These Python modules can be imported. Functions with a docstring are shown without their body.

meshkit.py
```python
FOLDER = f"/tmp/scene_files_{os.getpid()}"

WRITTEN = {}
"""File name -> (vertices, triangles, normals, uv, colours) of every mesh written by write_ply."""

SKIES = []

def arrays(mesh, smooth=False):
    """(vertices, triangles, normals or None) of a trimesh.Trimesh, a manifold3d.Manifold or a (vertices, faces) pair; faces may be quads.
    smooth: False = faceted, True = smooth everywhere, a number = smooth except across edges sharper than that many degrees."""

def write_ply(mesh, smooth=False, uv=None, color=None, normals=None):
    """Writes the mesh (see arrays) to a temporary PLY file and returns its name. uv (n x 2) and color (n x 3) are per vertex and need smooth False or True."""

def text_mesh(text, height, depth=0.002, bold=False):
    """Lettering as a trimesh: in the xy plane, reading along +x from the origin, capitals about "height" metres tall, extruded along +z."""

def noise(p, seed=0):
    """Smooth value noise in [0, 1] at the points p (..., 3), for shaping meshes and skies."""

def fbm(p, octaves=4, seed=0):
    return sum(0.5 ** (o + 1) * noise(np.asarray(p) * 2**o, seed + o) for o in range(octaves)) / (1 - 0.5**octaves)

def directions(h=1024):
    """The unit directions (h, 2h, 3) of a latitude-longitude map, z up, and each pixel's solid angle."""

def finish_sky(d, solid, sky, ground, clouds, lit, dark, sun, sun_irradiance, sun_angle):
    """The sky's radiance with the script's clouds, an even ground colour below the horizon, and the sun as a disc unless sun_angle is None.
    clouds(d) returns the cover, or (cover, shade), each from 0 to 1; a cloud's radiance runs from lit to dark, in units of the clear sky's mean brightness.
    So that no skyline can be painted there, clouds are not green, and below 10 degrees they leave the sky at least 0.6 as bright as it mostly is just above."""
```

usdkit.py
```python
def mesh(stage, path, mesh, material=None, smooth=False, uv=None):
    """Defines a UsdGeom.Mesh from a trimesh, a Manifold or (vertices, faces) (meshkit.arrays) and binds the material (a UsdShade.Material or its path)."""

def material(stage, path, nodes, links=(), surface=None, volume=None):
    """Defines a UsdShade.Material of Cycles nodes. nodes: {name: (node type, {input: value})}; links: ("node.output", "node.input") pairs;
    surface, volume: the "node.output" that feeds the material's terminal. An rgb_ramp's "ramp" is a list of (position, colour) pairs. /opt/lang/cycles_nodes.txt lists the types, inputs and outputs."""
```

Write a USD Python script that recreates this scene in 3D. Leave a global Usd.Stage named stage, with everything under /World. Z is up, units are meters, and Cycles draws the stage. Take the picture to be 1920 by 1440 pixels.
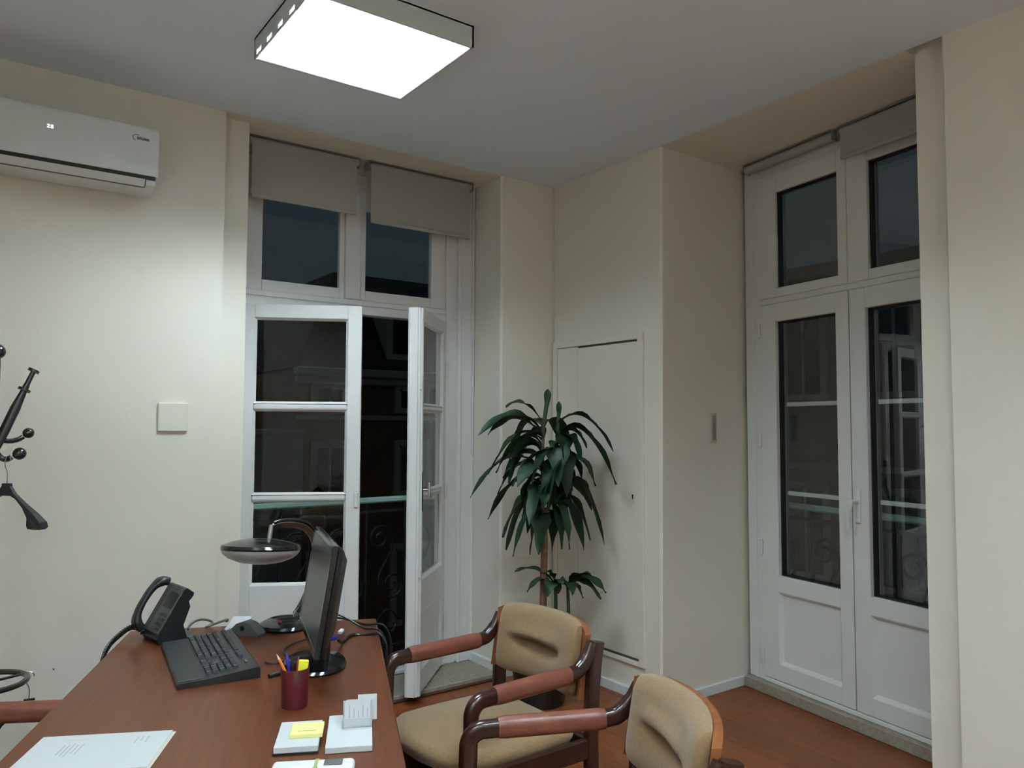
import math, random
import numpy as np, trimesh, manifold3d as m3
from shapely.geometry import Polygon
from pxr import Usd, UsdGeom, UsdLux, UsdShade, Gf, Sdf, Vt
import usdkit, meshkit

stage = Usd.Stage.CreateInMemory()
UsdGeom.SetStageUpAxis(stage, UsdGeom.Tokens.z)
UsdGeom.SetStageMetersPerUnit(stage, 1.0)
UsdGeom.Xform.Define(stage, '/World')
UsdGeom.Scope.Define(stage, '/World/Looks')

# ------------------------------------------------------------------ camera
YAW, PITCH, ROLL = np.radians([54.096, 3.094, 0.21])
FPX = 1455.2
fw = np.array([math.cos(PITCH) * math.cos(YAW), math.cos(PITCH) * math.sin(YAW), math.sin(PITCH)])
rt = np.cross(fw, [0, 0, 1.0]); rt /= np.linalg.norm(rt); up = np.cross(rt, fw)
rt, up = rt * math.cos(ROLL) + up * math.sin(ROLL), -rt * math.sin(ROLL) + up * math.cos(ROLL)
cam = UsdGeom.Camera.Define(stage, '/World/camera')
cam.CreateHorizontalApertureAttr(36.0); cam.CreateVerticalApertureAttr(27.0)
cam.CreateFocalLengthAttr(36.0 * FPX / 1920.0)
cam.CreateClippingRangeAttr(Gf.Vec2f(0.05, 500))
M = Gf.Matrix4d(*[float(v) for v in (*rt, 0, *up, 0, *(-fw), 0, 0.0, 0.0, 1.5, 1)])
cam.AddTransformOp().Set(M)
EXPOSURE = 0.0
cam.CreateExposureAttr(EXPOSURE)

# ------------------------------------------------------------------ night sky
SKY = (0.0050, 0.0080, 0.0094)
dome = UsdLux.DomeLight.Define(stage, '/World/night_sky')
dome.CreateIntensityAttr(1.0); dome.CreateColorAttr(Gf.Vec3f(*SKY))
# lamp strengths
TUBE = 160.0
TUBE_COLOR = (0.82, 1.0, 1.10)

# ------------------------------------------------------------------ materials
def lin(c):
    return tuple(((x / 255) / 12.92 if x / 255 <= 0.04045 else ((x / 255 + 0.055) / 1.055) ** 2.4) for x in c)
MATS = {}
def mat(name, color, rough=0.5, spec=0.5, metal=0.0, var=0.0, scale=20.0, bump=0.0, stretch=(1, 1, 1), bscale=None, sheen=0.0, coat=0.0, trans=0.0, c2=None, distort=0.0):
    nodes = {'p': ('principled_bsdf', {'base_color': color, 'roughness': rough, 'specular_ior_level': spec, 'metallic': metal, 'coat_weight': coat, 'coat_roughness': 0.15, 'sheen_weight': sheen, 'transmission_weight': trans})}
    links = []
    if var or c2 or bump:
        nodes['tc'] = ('texture_coordinate', {})
        nodes['mp'] = ('mapping', {'scale': stretch})
        links.append(('tc.object', 'mp.vector'))
    if var or c2:
        c2 = c2 or tuple(x * (1 - var) for x in color)
        nodes['n'] = ('noise_texture', {'scale': scale, 'detail': 4.0, 'roughness': 0.6, 'distortion': distort})
        nodes['r'] = ('rgb_ramp', {'ramp': [(0.3, c2), (0.7, color)]})
        links += [('mp.vector', 'n.vector'), ('n.fac', 'r.fac'), ('r.color', 'p.base_color')]
    if bump:
        nodes['bn'] = ('noise_texture', {'scale': bscale or scale * 4, 'detail': 3.0})
        nodes['b'] = ('bump', {'strength': bump, 'distance': 0.004})
        links += [('mp.vector', 'bn.vector'), ('bn.fac', 'b.height'), ('b.normal', 'p.normal')]
    MATS[name] = usdkit.material(stage, '/World/Looks/' + name, nodes, links, surface='p.BSDF')
    return MATS[name]
def emat(name, color, strength):
    MATS[name] = usdkit.material(stage, '/World/Looks/' + name, {'e': ('emission', {'color': color, 'strength': strength})}, [], surface='e.emission')
def glass(name, tint, ior=1.5):
    MATS[name] = usdkit.material(stage, '/World/Looks/' + name, {
        't': ('transparent_bsdf', {'color': tint}), 'g': ('glossy_bsdf', {'color': (1, 1, 1), 'roughness': 0.0}),
        'f': ('fresnel', {'IOR': ior}), 'ge': ('geometry', {}), 'iv': ('math', {'math_type': 'subtract', 'value1': 1.0}), 'mu': ('math', {'math_type': 'multiply'}), 'm': ('mix_closure', {})},
        [('ge.backfacing', 'iv.value2'), ('f.fac', 'mu.value1'), ('iv.value', 'mu.value2'), ('mu.value', 'm.fac'), ('t.BSDF', 'm.closure1'), ('g.BSDF', 'm.closure2')], surface='m.closure')

mat('wall_paint', (0.81, 0.765, 0.66), 0.85, 0.2, var=0.03, scale=1.2, bump=0.12, bscale=60)
mat('ceiling_paint', (0.83, 0.91, 0.98), 0.9, 0.2, var=0.02, scale=1.5)
mat('white_gloss', (0.74, 0.76, 0.76), 0.32, 0.5, var=0.03, scale=6)
mat('old_white_wood', (0.83, 0.82, 0.81), 0.38, 0.5, var=0.05, scale=5, bump=0.1, bscale=30)
mat('white_plastic', (0.72, 0.73, 0.71), 0.4, 0.5)
mat('grey_line', (0.09, 0.085, 0.07), 0.7)
mat('dark_gap', (0.02, 0.02, 0.018), 0.8)
mat('gasket', (0.008, 0.009, 0.008), 0.5)
mat('spacer', (0.5, 0.5, 0.5), 0.35, metal=0.7)
mat('stone', (0.36, 0.315, 0.25), 0.6, 0.3, c2=(0.24, 0.21, 0.165), scale=60, bump=0.2, bscale=90)
for i, (a, b) in enumerate([((0.225, 0.062, 0.014), (0.14, 0.036, 0.008)), ((0.20, 0.055, 0.012), (0.13, 0.034, 0.008)), ((0.245, 0.069, 0.016), (0.16, 0.043, 0.010))]):
    mat('plank_wood_%s' % 'abc'[i], a, 0.42, 0.4, c2=b, scale=6, stretch=(9, 0.8, 9), distort=1.2)
mat('desk_wood', (0.125, 0.033, 0.009), 0.34, 0.4, c2=(0.080, 0.020, 0.006), scale=5, stretch=(0.9, 14, 9), distort=0.8, coat=0.0)
mat('desk_edge', (0.06, 0.02, 0.009), 0.4, 0.4)
mat('chair_wood', (0.034, 0.009, 0.006), 0.26, 0.5, c2=(0.022, 0.006, 0.004), scale=6, stretch=(4, 12, 4), coat=0.15)
mat('chair_shell_wood', (0.26, 0.088, 0.030), 0.3, 0.5, c2=(0.19, 0.062, 0.021), scale=6, stretch=(4, 10, 10), coat=0.3)
mat('arm_leather', (0.20, 0.062, 0.038), 0.36, 0.5, c2=(0.15, 0.045, 0.028), scale=30, bump=0.15, bscale=160)
mat('chair_fabric', (0.275, 0.168, 0.080), 0.95, 0.1, c2=(0.22, 0.132, 0.061), scale=110, bump=0.45, bscale=420, sheen=0.3)
mat('black_plastic', (0.010, 0.011, 0.012), 0.38, 0.5)
mat('black_gloss', (0.007, 0.008, 0.008), 0.16, 0.6)
mat('charcoal_plastic', (0.019, 0.021, 0.021), 0.5, 0.4)
mat('key_plastic', (0.028, 0.032, 0.036), 0.45, 0.4)
mat('phone_face', (0.055, 0.058, 0.058), 0.42, 0.5)
mat('grey_plastic', (0.10, 0.10, 0.10), 0.45, 0.4)
mat('screen', (0.030, 0.031, 0.029), 0.32, 0.6)
mat('lcd', (0.16, 0.18, 0.17), 0.3, 0.5)
mat('clear_plastic', (0.50, 0.52, 0.54), 0.2, 0.6)
mat('phone_lcd', (0.012, 0.014, 0.013), 0.3, 0.5)
mat('dark_lacquer', (0.016, 0.014, 0.013), 0.22, 0.6, coat=0.3)
mat('gunmetal', (0.22, 0.22, 0.22), 0.28, metal=1.0)
mat('steel', (0.55, 0.55, 0.55), 0.25, metal=1.0)
mat('frosted', (0.50, 0.49, 0.47), 0.35, 0.5)
mat('paper', (0.56, 0.57, 0.57), 0.8, 0.2)
mat('cream_paper', (0.58, 0.54, 0.44), 0.8, 0.2)
mat('yellow_paper', (0.78, 0.72, 0.30), 0.8, 0.2)
mat('print_grey', (0.40, 0.42, 0.42), 0.8, 0.1)
mat('logo_grey', (0.11, 0.11, 0.10), 0.5, 0.3)
mat('purple_print', (0.62, 0.60, 0.70), 0.8, 0.2)
mat('cup_plastic', (0.075, 0.006, 0.012), 0.18, 0.6, coat=0.3)
mat('orange_paint', (0.75, 0.20, 0.02), 0.4)
mat('pencil_tip', (0.75, 0.62, 0.45), 0.6)
mat('blue_plastic', (0.025, 0.03, 0.30), 0.35)
mat('yellow_plastic', (0.80, 0.80, 0.03), 0.4)
mat('green_plastic', (0.30, 0.40, 0.12), 0.5)
mat('red_plastic', (0.3, 0.02, 0.03), 0.4)
mat('blind_fabric', (0.40, 0.385, 0.345), 0.9, 0.1, var=0.06, scale=120)
mat('blind_dark', (0.24, 0.24, 0.225), 0.7, 0.2)
mat('pot', (0.010, 0.010, 0.010), 0.3, 0.5)
mat('soil', (0.03, 0.02, 0.012), 0.95, 0.1, bump=0.6, bscale=60)
mat('cane', (0.20, 0.115, 0.062), 0.8, 0.2, c2=(0.11, 0.06, 0.032), scale=14, stretch=(1, 1, 5), bump=0.4, bscale=30)
mat('green_stem', (0.035, 0.055, 0.022), 0.6, 0.3, c2=(0.05, 0.055, 0.03), scale=18)
mat('iron', (0.008, 0.010, 0.011), 0.6, 0.3)
mat('teal_rail', (0.40, 0.62, 0.56), 0.45, 0.4)
mat('balcony_stone', (0.16, 0.13, 0.10), 0.8, 0.2, var=0.3, scale=8)
mat('facade_red', (0.30, 0.165, 0.105), 0.9, 0.1, var=0.25, scale=1.3)
mat('facade_pale', (0.42, 0.40, 0.34), 0.9, 0.1, var=0.15, scale=1.0)
mat('facade_brown', (0.36, 0.29, 0.21), 0.9, 0.1, var=0.2, scale=1.0)
mat('stone_trim', (0.50, 0.45, 0.37), 0.85, 0.1)
mat('roof_tile', (0.045, 0.055, 0.060), 0.8, 0.2, var=0.3, scale=3)
mat('shutter', (0.16, 0.17, 0.15), 0.7, 0.2)
mat('far_glass', (0.012, 0.014, 0.014), 0.2, 0.5)
mat('street_asphalt', (0.05, 0.05, 0.05), 0.9, 0.1)
mat('louvre_metal', (0.80, 0.83, 0.83), 0.35, 0.5)
mat('lamp_body', (0.62, 0.66, 0.66), 0.5, 0.4)
emat('tube_glow', TUBE_COLOR, TUBE)
emat('display_glow', (0.85, 0.95, 1.0), 1.6)
emat('street_bulb', (1.0, 0.75, 0.5), 14.0)
glass('pane_glass', (0.94, 0.96, 0.955), 1.42)
glass('double_glass', (0.90, 0.93, 0.92), 2.05)
usdkit.material(stage, '/World/Looks/leaf', {
    'tc': ('texture_coordinate', {}), 'n': ('noise_texture', {'scale': 9.0, 'detail': 3.0}),
    'r': ('rgb_ramp', {'ramp': [(0.35, (0.010, 0.030, 0.014)), (0.7, (0.022, 0.055, 0.022))]}),
    'p': ('principled_bsdf', {'roughness': 0.5, 'specular_ior_level': 0.35}), 't': ('translucent_bsdf', {'color': (0.03, 0.07, 0.02)}),
    'm': ('mix_closure', {'fac': 0.14})},
    [('tc.object', 'n.vector'), ('n.fac', 'r.fac'), ('r.color', 'p.base_color'), ('p.BSDF', 'm.closure1'), ('t.BSDF', 'm.closure2')], surface='m.closure')

# ------------------------------------------------------------------ helpers
USED = {}
def numbered(parent, name):
    k = (parent, name); n = USED.get(k, 0); USED[k] = n + 1
    return name if n == 0 else '%s_%03d' % (name, n)
def tagp(prim, label=None, cat=None, group=None, kind=None):
    for k, v in (('label', label), ('category', cat), ('group', group), ('kind', kind)):
        if v: prim.SetCustomDataByKey(k, v)
    return prim
def thing(name, label, cat, loc=(0, 0, 0), rz=0.0, group=None, kind=None, rx=0.0, ry=0.0, sc=None):
    x = UsdGeom.Xform.Define(stage, '/World/' + numbered('/World', name))
    x.AddTranslateOp().Set(Gf.Vec3d(*[float(v) for v in loc]))
    if rz: x.AddRotateZOp().Set(float(rz))
    if ry: x.AddRotateYOp().Set(float(ry))
    if rx: x.AddRotateXOp().Set(float(rx))
    if sc: x.AddScaleOp().Set(Gf.Vec3f(sc, sc, sc))
    return tagp(x.GetPrim(), label, cat, group, kind)
def part(parent, name, mesh, material, smooth=35, label=None, kind=None):
    pp = parent.GetPath().pathString
    m = usdkit.mesh(stage, pp + '/' + numbered(pp, name), mesh, '/World/Looks/' + material, smooth=smooth)
    return tagp(m.GetPrim(), label, None, None, kind)
def top(name, mesh, material, label, cat, kind=None, smooth=35, group=None):
    m = usdkit.mesh(stage, '/World/' + numbered('/World', name), mesh, '/World/Looks/' + material, smooth=smooth)
    return tagp(m.GetPrim(), label, cat, group, kind)
def copy(src, loc, rz, label=None, group=None):
    was = src.GetCustomData()
    t = thing(src.GetName().rstrip('0123456789').rstrip('_'), label or was['label'], was['category'], loc, rz, group or was.get('group'))
    t.GetReferences().AddInternalReference(src.GetPath())
    t.SetInstanceable(True)
    return t

cat_ = trimesh.util.concatenate
def bx(x0, x1, y0, y1, z0, z1, c=0.0):
    """box by extents; c = chamfer"""
    x0, x1 = min(x0, x1), max(x0, x1); y0, y1 = min(y0, y1), max(y0, y1); z0, z1 = min(z0, z1), max(z0, z1)
    if c <= 0:
        b = trimesh.creation.box((x1 - x0, y1 - y0, z1 - z0)); b.apply_translation(((x0 + x1) / 2, (y0 + y1) / 2, (z0 + z1) / 2)); return b
    c = min(c, 0.49 * min(x1 - x0, y1 - y0, z1 - z0)); P = []
    for x, sx in ((x0, 1), (x1, -1)):
        for y, sy in ((y0, 1), (y1, -1)):
            for z, sz in ((z0, 1), (z1, -1)):
                P += [(x, y + sy * c, z + sz * c), (x + sx * c, y, z + sz * c), (x + sx * c, y + sy * c, z)]
    return trimesh.convex.convex_hull(np.array(P))
def rbox(sx, sy, sz, r, seg=3, loc=(0, 0, 0)):
    """box with rounded edges, centred"""
    s = trimesh.creation.icosphere(subdivisions=seg - 1, radius=r).vertices
    P = [s + np.array([a * (sx / 2 - r), b * (sy / 2 - r), c * (sz / 2 - r)]) for a in (-1, 1) for b in (-1, 1) for c in (-1, 1)]
    h = trimesh.convex.convex_hull(np.vstack(P)); h.apply_translation(loc); return h
def lathe(prof, n=32):
    """prof: (r, z) pairs; closed solid round the z axis"""
    prof = np.array(prof, float); a = np.linspace(0, 2 * math.pi, n, endpoint=False)
    V = np.concatenate([np.stack([r * np.cos(a), r * np.sin(a), np.full(n, z)], 1) for r, z in prof]); F = []
    for i in range(len(prof) - 1):
        for j in range(n):
            k = (j + 1) % n; F.append((i * n + j, i * n + k, (i + 1) * n + k)); F.append((i * n + j, (i + 1) * n + k, (i + 1) * n + j))
    m = trimesh.Trimesh(V, F, process=True); m.update_faces(m.nondegenerate_faces()); return m
def spline(pts, n=24):
    from scipy.interpolate import CubicSpline
    pts = np.array(pts, float)
    if len(pts) == 2: return np.linspace(pts[0], pts[1], n)
    t = np.r_[0, np.cumsum(np.linalg.norm(np.diff(pts, axis=0), axis=1))]
    return CubicSpline(t, pts)(np.linspace(0, t[-1], n))
def sweep(path, prof, scale=None, upv=(0, 0, 1), closed=False):
    """sweep a closed 2-D profile (list of (a, b)) along a 3-D path; a is sideways, b is along up"""
    path = np.array(path, float); prof = np.array(prof, float); n, k = len(path), len(prof)
    T = np.gradient(path, axis=0)
    if closed: T = np.roll(path, -1, 0) - np.roll(path, 1, 0)
    T /= np.linalg.norm(T, axis=1, keepdims=True); V = []; u = np.array(upv, float)
    for i in range(n):
        u = u - T[i] * (u @ T[i]); u /= np.linalg.norm(u); s = np.cross(T[i], u)
        sc = 1.0 if scale is None else scale[i]
        V.append(path[i] + sc * (prof[:, :1] * s + prof[:, 1:] * u))
    V = np.concatenate(V); F = []
    for i in range(n if closed else n - 1):
        i2 = (i + 1) % n
        for j in range(k):
            j2 = (j + 1) % k; F += [(i * k + j, i2 * k + j2, i * k + j2), (i * k + j, i2 * k + j, i2 * k + j2)]
    if not closed:
        V = np.vstack([V, path[0], path[-1]])
        for j in range(k):
            j2 = (j + 1) % k; F += [(n * k, j, j2), (n * k + 1, (n - 1) * k + j2, (n - 1) * k + j)]
    m = trimesh.Trimesh(V, F, process=False); 
    if m.volume < 0: m.invert()
    return m
def circ(r, n=10, ry=None):
    a = np.linspace(0, 2 * math.pi, n, endpoint=False); return np.stack([r * np.cos(a), (ry or r) * np.sin(a)], 1)
def tube(pts, r, n=24, k=10, scale=None, closed=False):
    return sweep(spline(pts, n) if not closed else np.array(pts), circ(r, k), scale, closed=closed)
def rrect(w, h, r, n=3):
    P = []
    for cx, cy, a0 in ((w / 2 - r, h / 2 - r, 0), (-w / 2 + r, h / 2 - r, 90), (-w / 2 + r, -h / 2 + r, 180), (w / 2 - r, -h / 2 + r, 270)):
        for i in range(n + 1):
            a = math.radians(a0 + 90 * i / n); P.append((cx + r * math.cos(a), cy + r * math.sin(a)))
    return np.array(P)
def extrude(poly, h):
    return trimesh.creation.extrude_polygon(poly if isinstance(poly, Polygon) else Polygon(poly), h, engine='earcut')
def xz_extrude(pts, y0, y1):
    """polygon given in (x, z), extruded from y0 to y1"""
    m = extrude(pts, y1 - y0); V = m.vertices.copy(); m.vertices = np.stack([V[:, 0], V[:, 2] + y0, V[:, 1]], 1); m.invert()
    if m.volume < 0: m.invert()
    return m
def mv(m, loc=(0, 0, 0), rz=0, rx=0, ry=0):
    m = m.copy()
    for a, d in ((rx, (1, 0, 0)), (ry, (0, 1, 0)), (rz, (0, 0, 1))):
        if a: m.apply_transform(trimesh.transformations.rotation_matrix(math.radians(a), d))
    m.apply_translation(loc); return m
def cyl(p0, p1, r, n=16):
    return trimesh.creation.cylinder(radius=r, segment=(p0, p1), sections=n)
def ball(c, r, s=2):
    b = trimesh.creation.icosphere(subdivisions=s, radius=r); b.apply_translation(c); return b

# ------------------------------------------------------------------ room dimensions
YA, XB, HC = 3.862, 3.120, 3.042          # window wall, door wall, ceiling
JY = 2.942                                # near jamb of the balcony door
TH = math.radians(-8.84)
DV = np.array([-math.sin(TH), math.cos(TH), 0.0]); NV = np.array([DV[1], -DV[0], 0.0])
D2 = NV * 3.344 + DV * 3.475              # left end of the balcony door frame, on the floor
RZ2 = math.degrees(math.atan2(-DV[1], -DV[0]))
X0, Y0 = -1.20, -2.15

# ------------------------------------------------------------------ the setting
floor = thing('floor', 'warm brown wooden plank floor of the office', 'floor', kind='structure')
part(floor, 'subfloor', bx(X0 - .2, 3.95, Y0 - .2, 4.31, -.08, -.0135), 'desk_edge')
rnd = random.Random(5); W = 0.185; x = X0; row = 0
while x < 3.86:
    y = Y0 - rnd.uniform(0, 1.1)
    ya, yb = (Y0, YA) if x < XB - .01 else (1.45, JY)
    while y < yb:
        L = rnd.uniform(1.05, 1.35); a, b = max(y, ya), min(y + L, yb); y += L
        if b - a > 0.03:
            part(floor, 'plank', bx(x + .0006, min(x + W, 3.90) - .0006, a + .0006, b - .0006, -.0135, rnd.uniform(-.0006, 0), .0012), 'plank_wood_' + rnd.choice('abc'), smooth=False)
    x += W if not (x < XB < x + W) else XB - x
top('ceiling', bx(X0 - .2, XB, Y0 - .2, YA, HC, HC + .12), 'ceiling_paint', 'flat white ceiling of the office', 'ceiling', 'structure', smooth=False)
EDGE = 1.054; STRIP = 1.192; RJ = 2.712
wl = thing('wall_left', 'cream plaster wall on the left, with the open window recess', 'wall', kind='structure')
part(wl, 'plaster', bx(X0 - .2, EDGE, YA, 4.31, -.08, HC + .12), 'wall_paint', smooth=False)
part(wl, 'recess_step', bx(EDGE, STRIP, YA + .08, 4.31, -.08, HC + .12), 'wall_paint', smooth=False)
part(wl, 'corner_pier', bx(RJ, 4.1, YA, 4.31, -.08, HC + .12, .012), 'wall_paint', smooth=False)
part(wl, 'recess_soffit', bx(EDGE, RJ, YA, 4.31, HC - .001, HC + .12), 'wall_paint', smooth=False)
wr = thing('wall_right', 'cream plaster wall on the right, with the balcony door recess', 'wall', kind='structure')
pier = bx(XB, 4.1, JY, YA, -.08, HC + .12, .012)
for i, v in enumerate(pier.vertices):
    if v[1] < JY + .05 and v[0] < XB + .05: pier.vertices[i][1] += (-.024 + .026 * (1 - np.clip(v[2] / HC, 0, 1)))
part(wr, 'plaster', pier, 'wall_paint', smooth=False)
part(wr, 'plaster', bx(XB, XB + .45, Y0 - .2, 1.430, -.08, HC + .12, .008), 'wall_paint', smooth=False)
part(wr, 'recess_step', bx(XB + .08, 4.1, 1.2, 1.572, -.08, HC + .12), 'wall_paint', smooth=False)
part(wr, 'recess_soffit', bx(XB, 4.1, 1.572, JY, HC - .001, HC + .12), 'wall_paint', smooth=False)
top('wall_back', bx(X0 - .2, XB + .4, Y0 - .2, Y0, -.08, HC + .12), 'wall_paint', 'cream plaster wall behind the camera', 'wall', 'structure', smooth=False)
top('wall_side', bx(X0 - .2, X0, Y0, YA, -.08, HC + .12), 'wall_paint', 'cream plaster side wall left of the camera', 'wall', 'structure', smooth=False)
# baseboards
def board(a, b, h=.055, t=.012):
    a, b = np.array(a, float), np.array(b, float); L = np.linalg.norm(b - a); an = math.degrees(math.atan2(*(b - a)[::-1]))
    prof = [(0, 0), (t, 0), (t, h - .006), (t - .005, h), (0, h)]
    m = extrude(prof, L); V = m.vertices.copy(); m.vertices = np.stack([V[:, 2], -V[:, 0], V[:, 1]], 1)
    if m.volume < 0: m.invert()
    return mv(m, (a[0], a[1], 0), an)
top('baseboard_left', cat_([board((X0, YA), (EDGE, YA)), mv(board((RJ, YA), (XB, YA)))]), 'white_gloss', 'low white baseboard along the left wall', 'baseboard', 'structure', smooth=False)
top('baseboard_right', cat_([board((XB, YA), (XB, JY)), board((XB, 1.43), (XB, Y0))]), 'white_gloss', 'low white baseboard along the right wall', 'baseboard', 'structure', smooth=False)
top('baseboard_recess', cat_([board((XB, JY), (3.83, JY))]), 'white_gloss', 'low white baseboard on the side of the balcony door recess', 'baseboard', 'structure', smooth=False)
top('baseboard_window', mv(board((RJ, 4.19), (RJ, YA - .012)), (0, 0, .03)), 'white_gloss', 'low white baseboard on the side of the window recess', 'baseboard', 'structure', smooth=False)
# stone sills
top('trim_1', bx(EDGE, RJ, YA - .004, 4.31, 0, .030, .004), 'stone', 'speckled stone sill slab under the open window doors', 'sill', 'structure', smooth=False)
top('trim_3', bx(EDGE, RJ, YA - .034, YA - .005, 0, .010, .003), 'desk_edge', 'dark wooden threshold strip along the window sill stone', 'threshold', 'structure', smooth=False)
t2 = thing('trim_2', 'speckled stone step below the white balcony door', 'sill', D2, RZ2, kind='structure')
part(t2, 'slab', bx(.0, 1.92, -.047, .18, 0, .060, .004), 'stone', smooth=False)

# ------------------------------------------------------------------ doors and windows
def rect_frame(x0, x1, z0, z1, w, y0, y1, c=0.004, wt=None, wb=None):
    wt = wt or w; wb = wb or w
    return cat_([bx(x0, x0 + w, y0, y1, z0, z1, c), bx(x1 - w, x1, y0, y1, z0, z1, c), bx(x0 + w, x1 - w, y0, y1, z1 - wt, z1, c), bx(x0 + w, x1 - w, y0, y1, z0, z0 + wb, c)])
def bead(x0, x1, z0, z1, y0, y1, w=.012):
    """sloped moulding round an opening: full width at y1, nothing at y0"""
    out = []
    def strip(p, q, inw):
        p, q, inw = np.array(p, float), np.array(q, float), np.array(inw, float); e = (q - p) / np.linalg.norm(q - p)
        V = [(*p, y0), (*q, y0), (*(p + inw * w + e * w), y1), (*(q + inw * w - e * w), y1), (*p, y1), (*q, y1)]
        V = np.array([(v[0], v[2], v[1]) for v in V]); return trimesh.convex.convex_hull(V)
    out += [strip((x0, z0), (x0, z1), (1, 0)), strip((x1, z0), (x1, z1), (-1, 0)), strip((x0, z1), (x1, z1), (0, -1)), strip((x0, z0), (x1, z0), (0, 1))]
    return cat_(out)

# --- open French window in the left wall: local x right, y outward
F1 = (0.0, 4.19, 0.0)
d1 = thing('door_1', 'old white French window with both glazed leaves swung open into the room', 'window', F1, kind='structure')
HX, HX2 = 1.24, 2.52
part(d1, 'frame', cat_([bx(STRIP, HX, 0, .08, .03, 3.04, .003), bx(HX2, 2.60, 0, .08, .03, 3.04, .003), bx(HX, HX2, .0, .08, 2.15, 2.235, .004), bx(HX, HX2, -.008, .0, 2.20, 2.232, .004), bx(HX, HX2, .0, .08, 2.985, 3.04, .003), bx(1.835, 1.93, -.006, .08, 2.235, 2.985, .004), bx(HX, HX2, .02, .08, .03, .05, .003)]), 'old_white_wood')
part(d1, 'casing', cat_([bx(2.60, RJ, -.022, .08, .03, 3.04, .008), bx(2.60, 2.618, -.034, -.02, .03, 3.04, .006), bx(2.69, RJ, -.034, -.02, .03, 3.04, .006)]), 'old_white_wood')
part(d1, 'threshold_bar', bx(HX, HX2, -.02, .02, .03, .062, .008), 'old_white_wood')
for a, b, p0, p1 in ((HX, 1.835, 1.354, 1.805), (1.93, HX2, 1.968, 2.415)):
    s = part(d1, 'transom_sash', cat_([bx(a, p0, .012, .05, 2.235, 2.985, .003), bx(p1, b, .012, .05, 2.235, 2.985, .003), bx(p0, p1, .012, .05, 2.235, 2.295, .003), bx(p0, p1, .012, .05, 2.775, 2.985, .003)]), 'old_white_wood')
    part(s, 'pane', bx(p0, p1, .034, .038, 2.295, 2.775), 'pane_glass', smooth=False)
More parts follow.
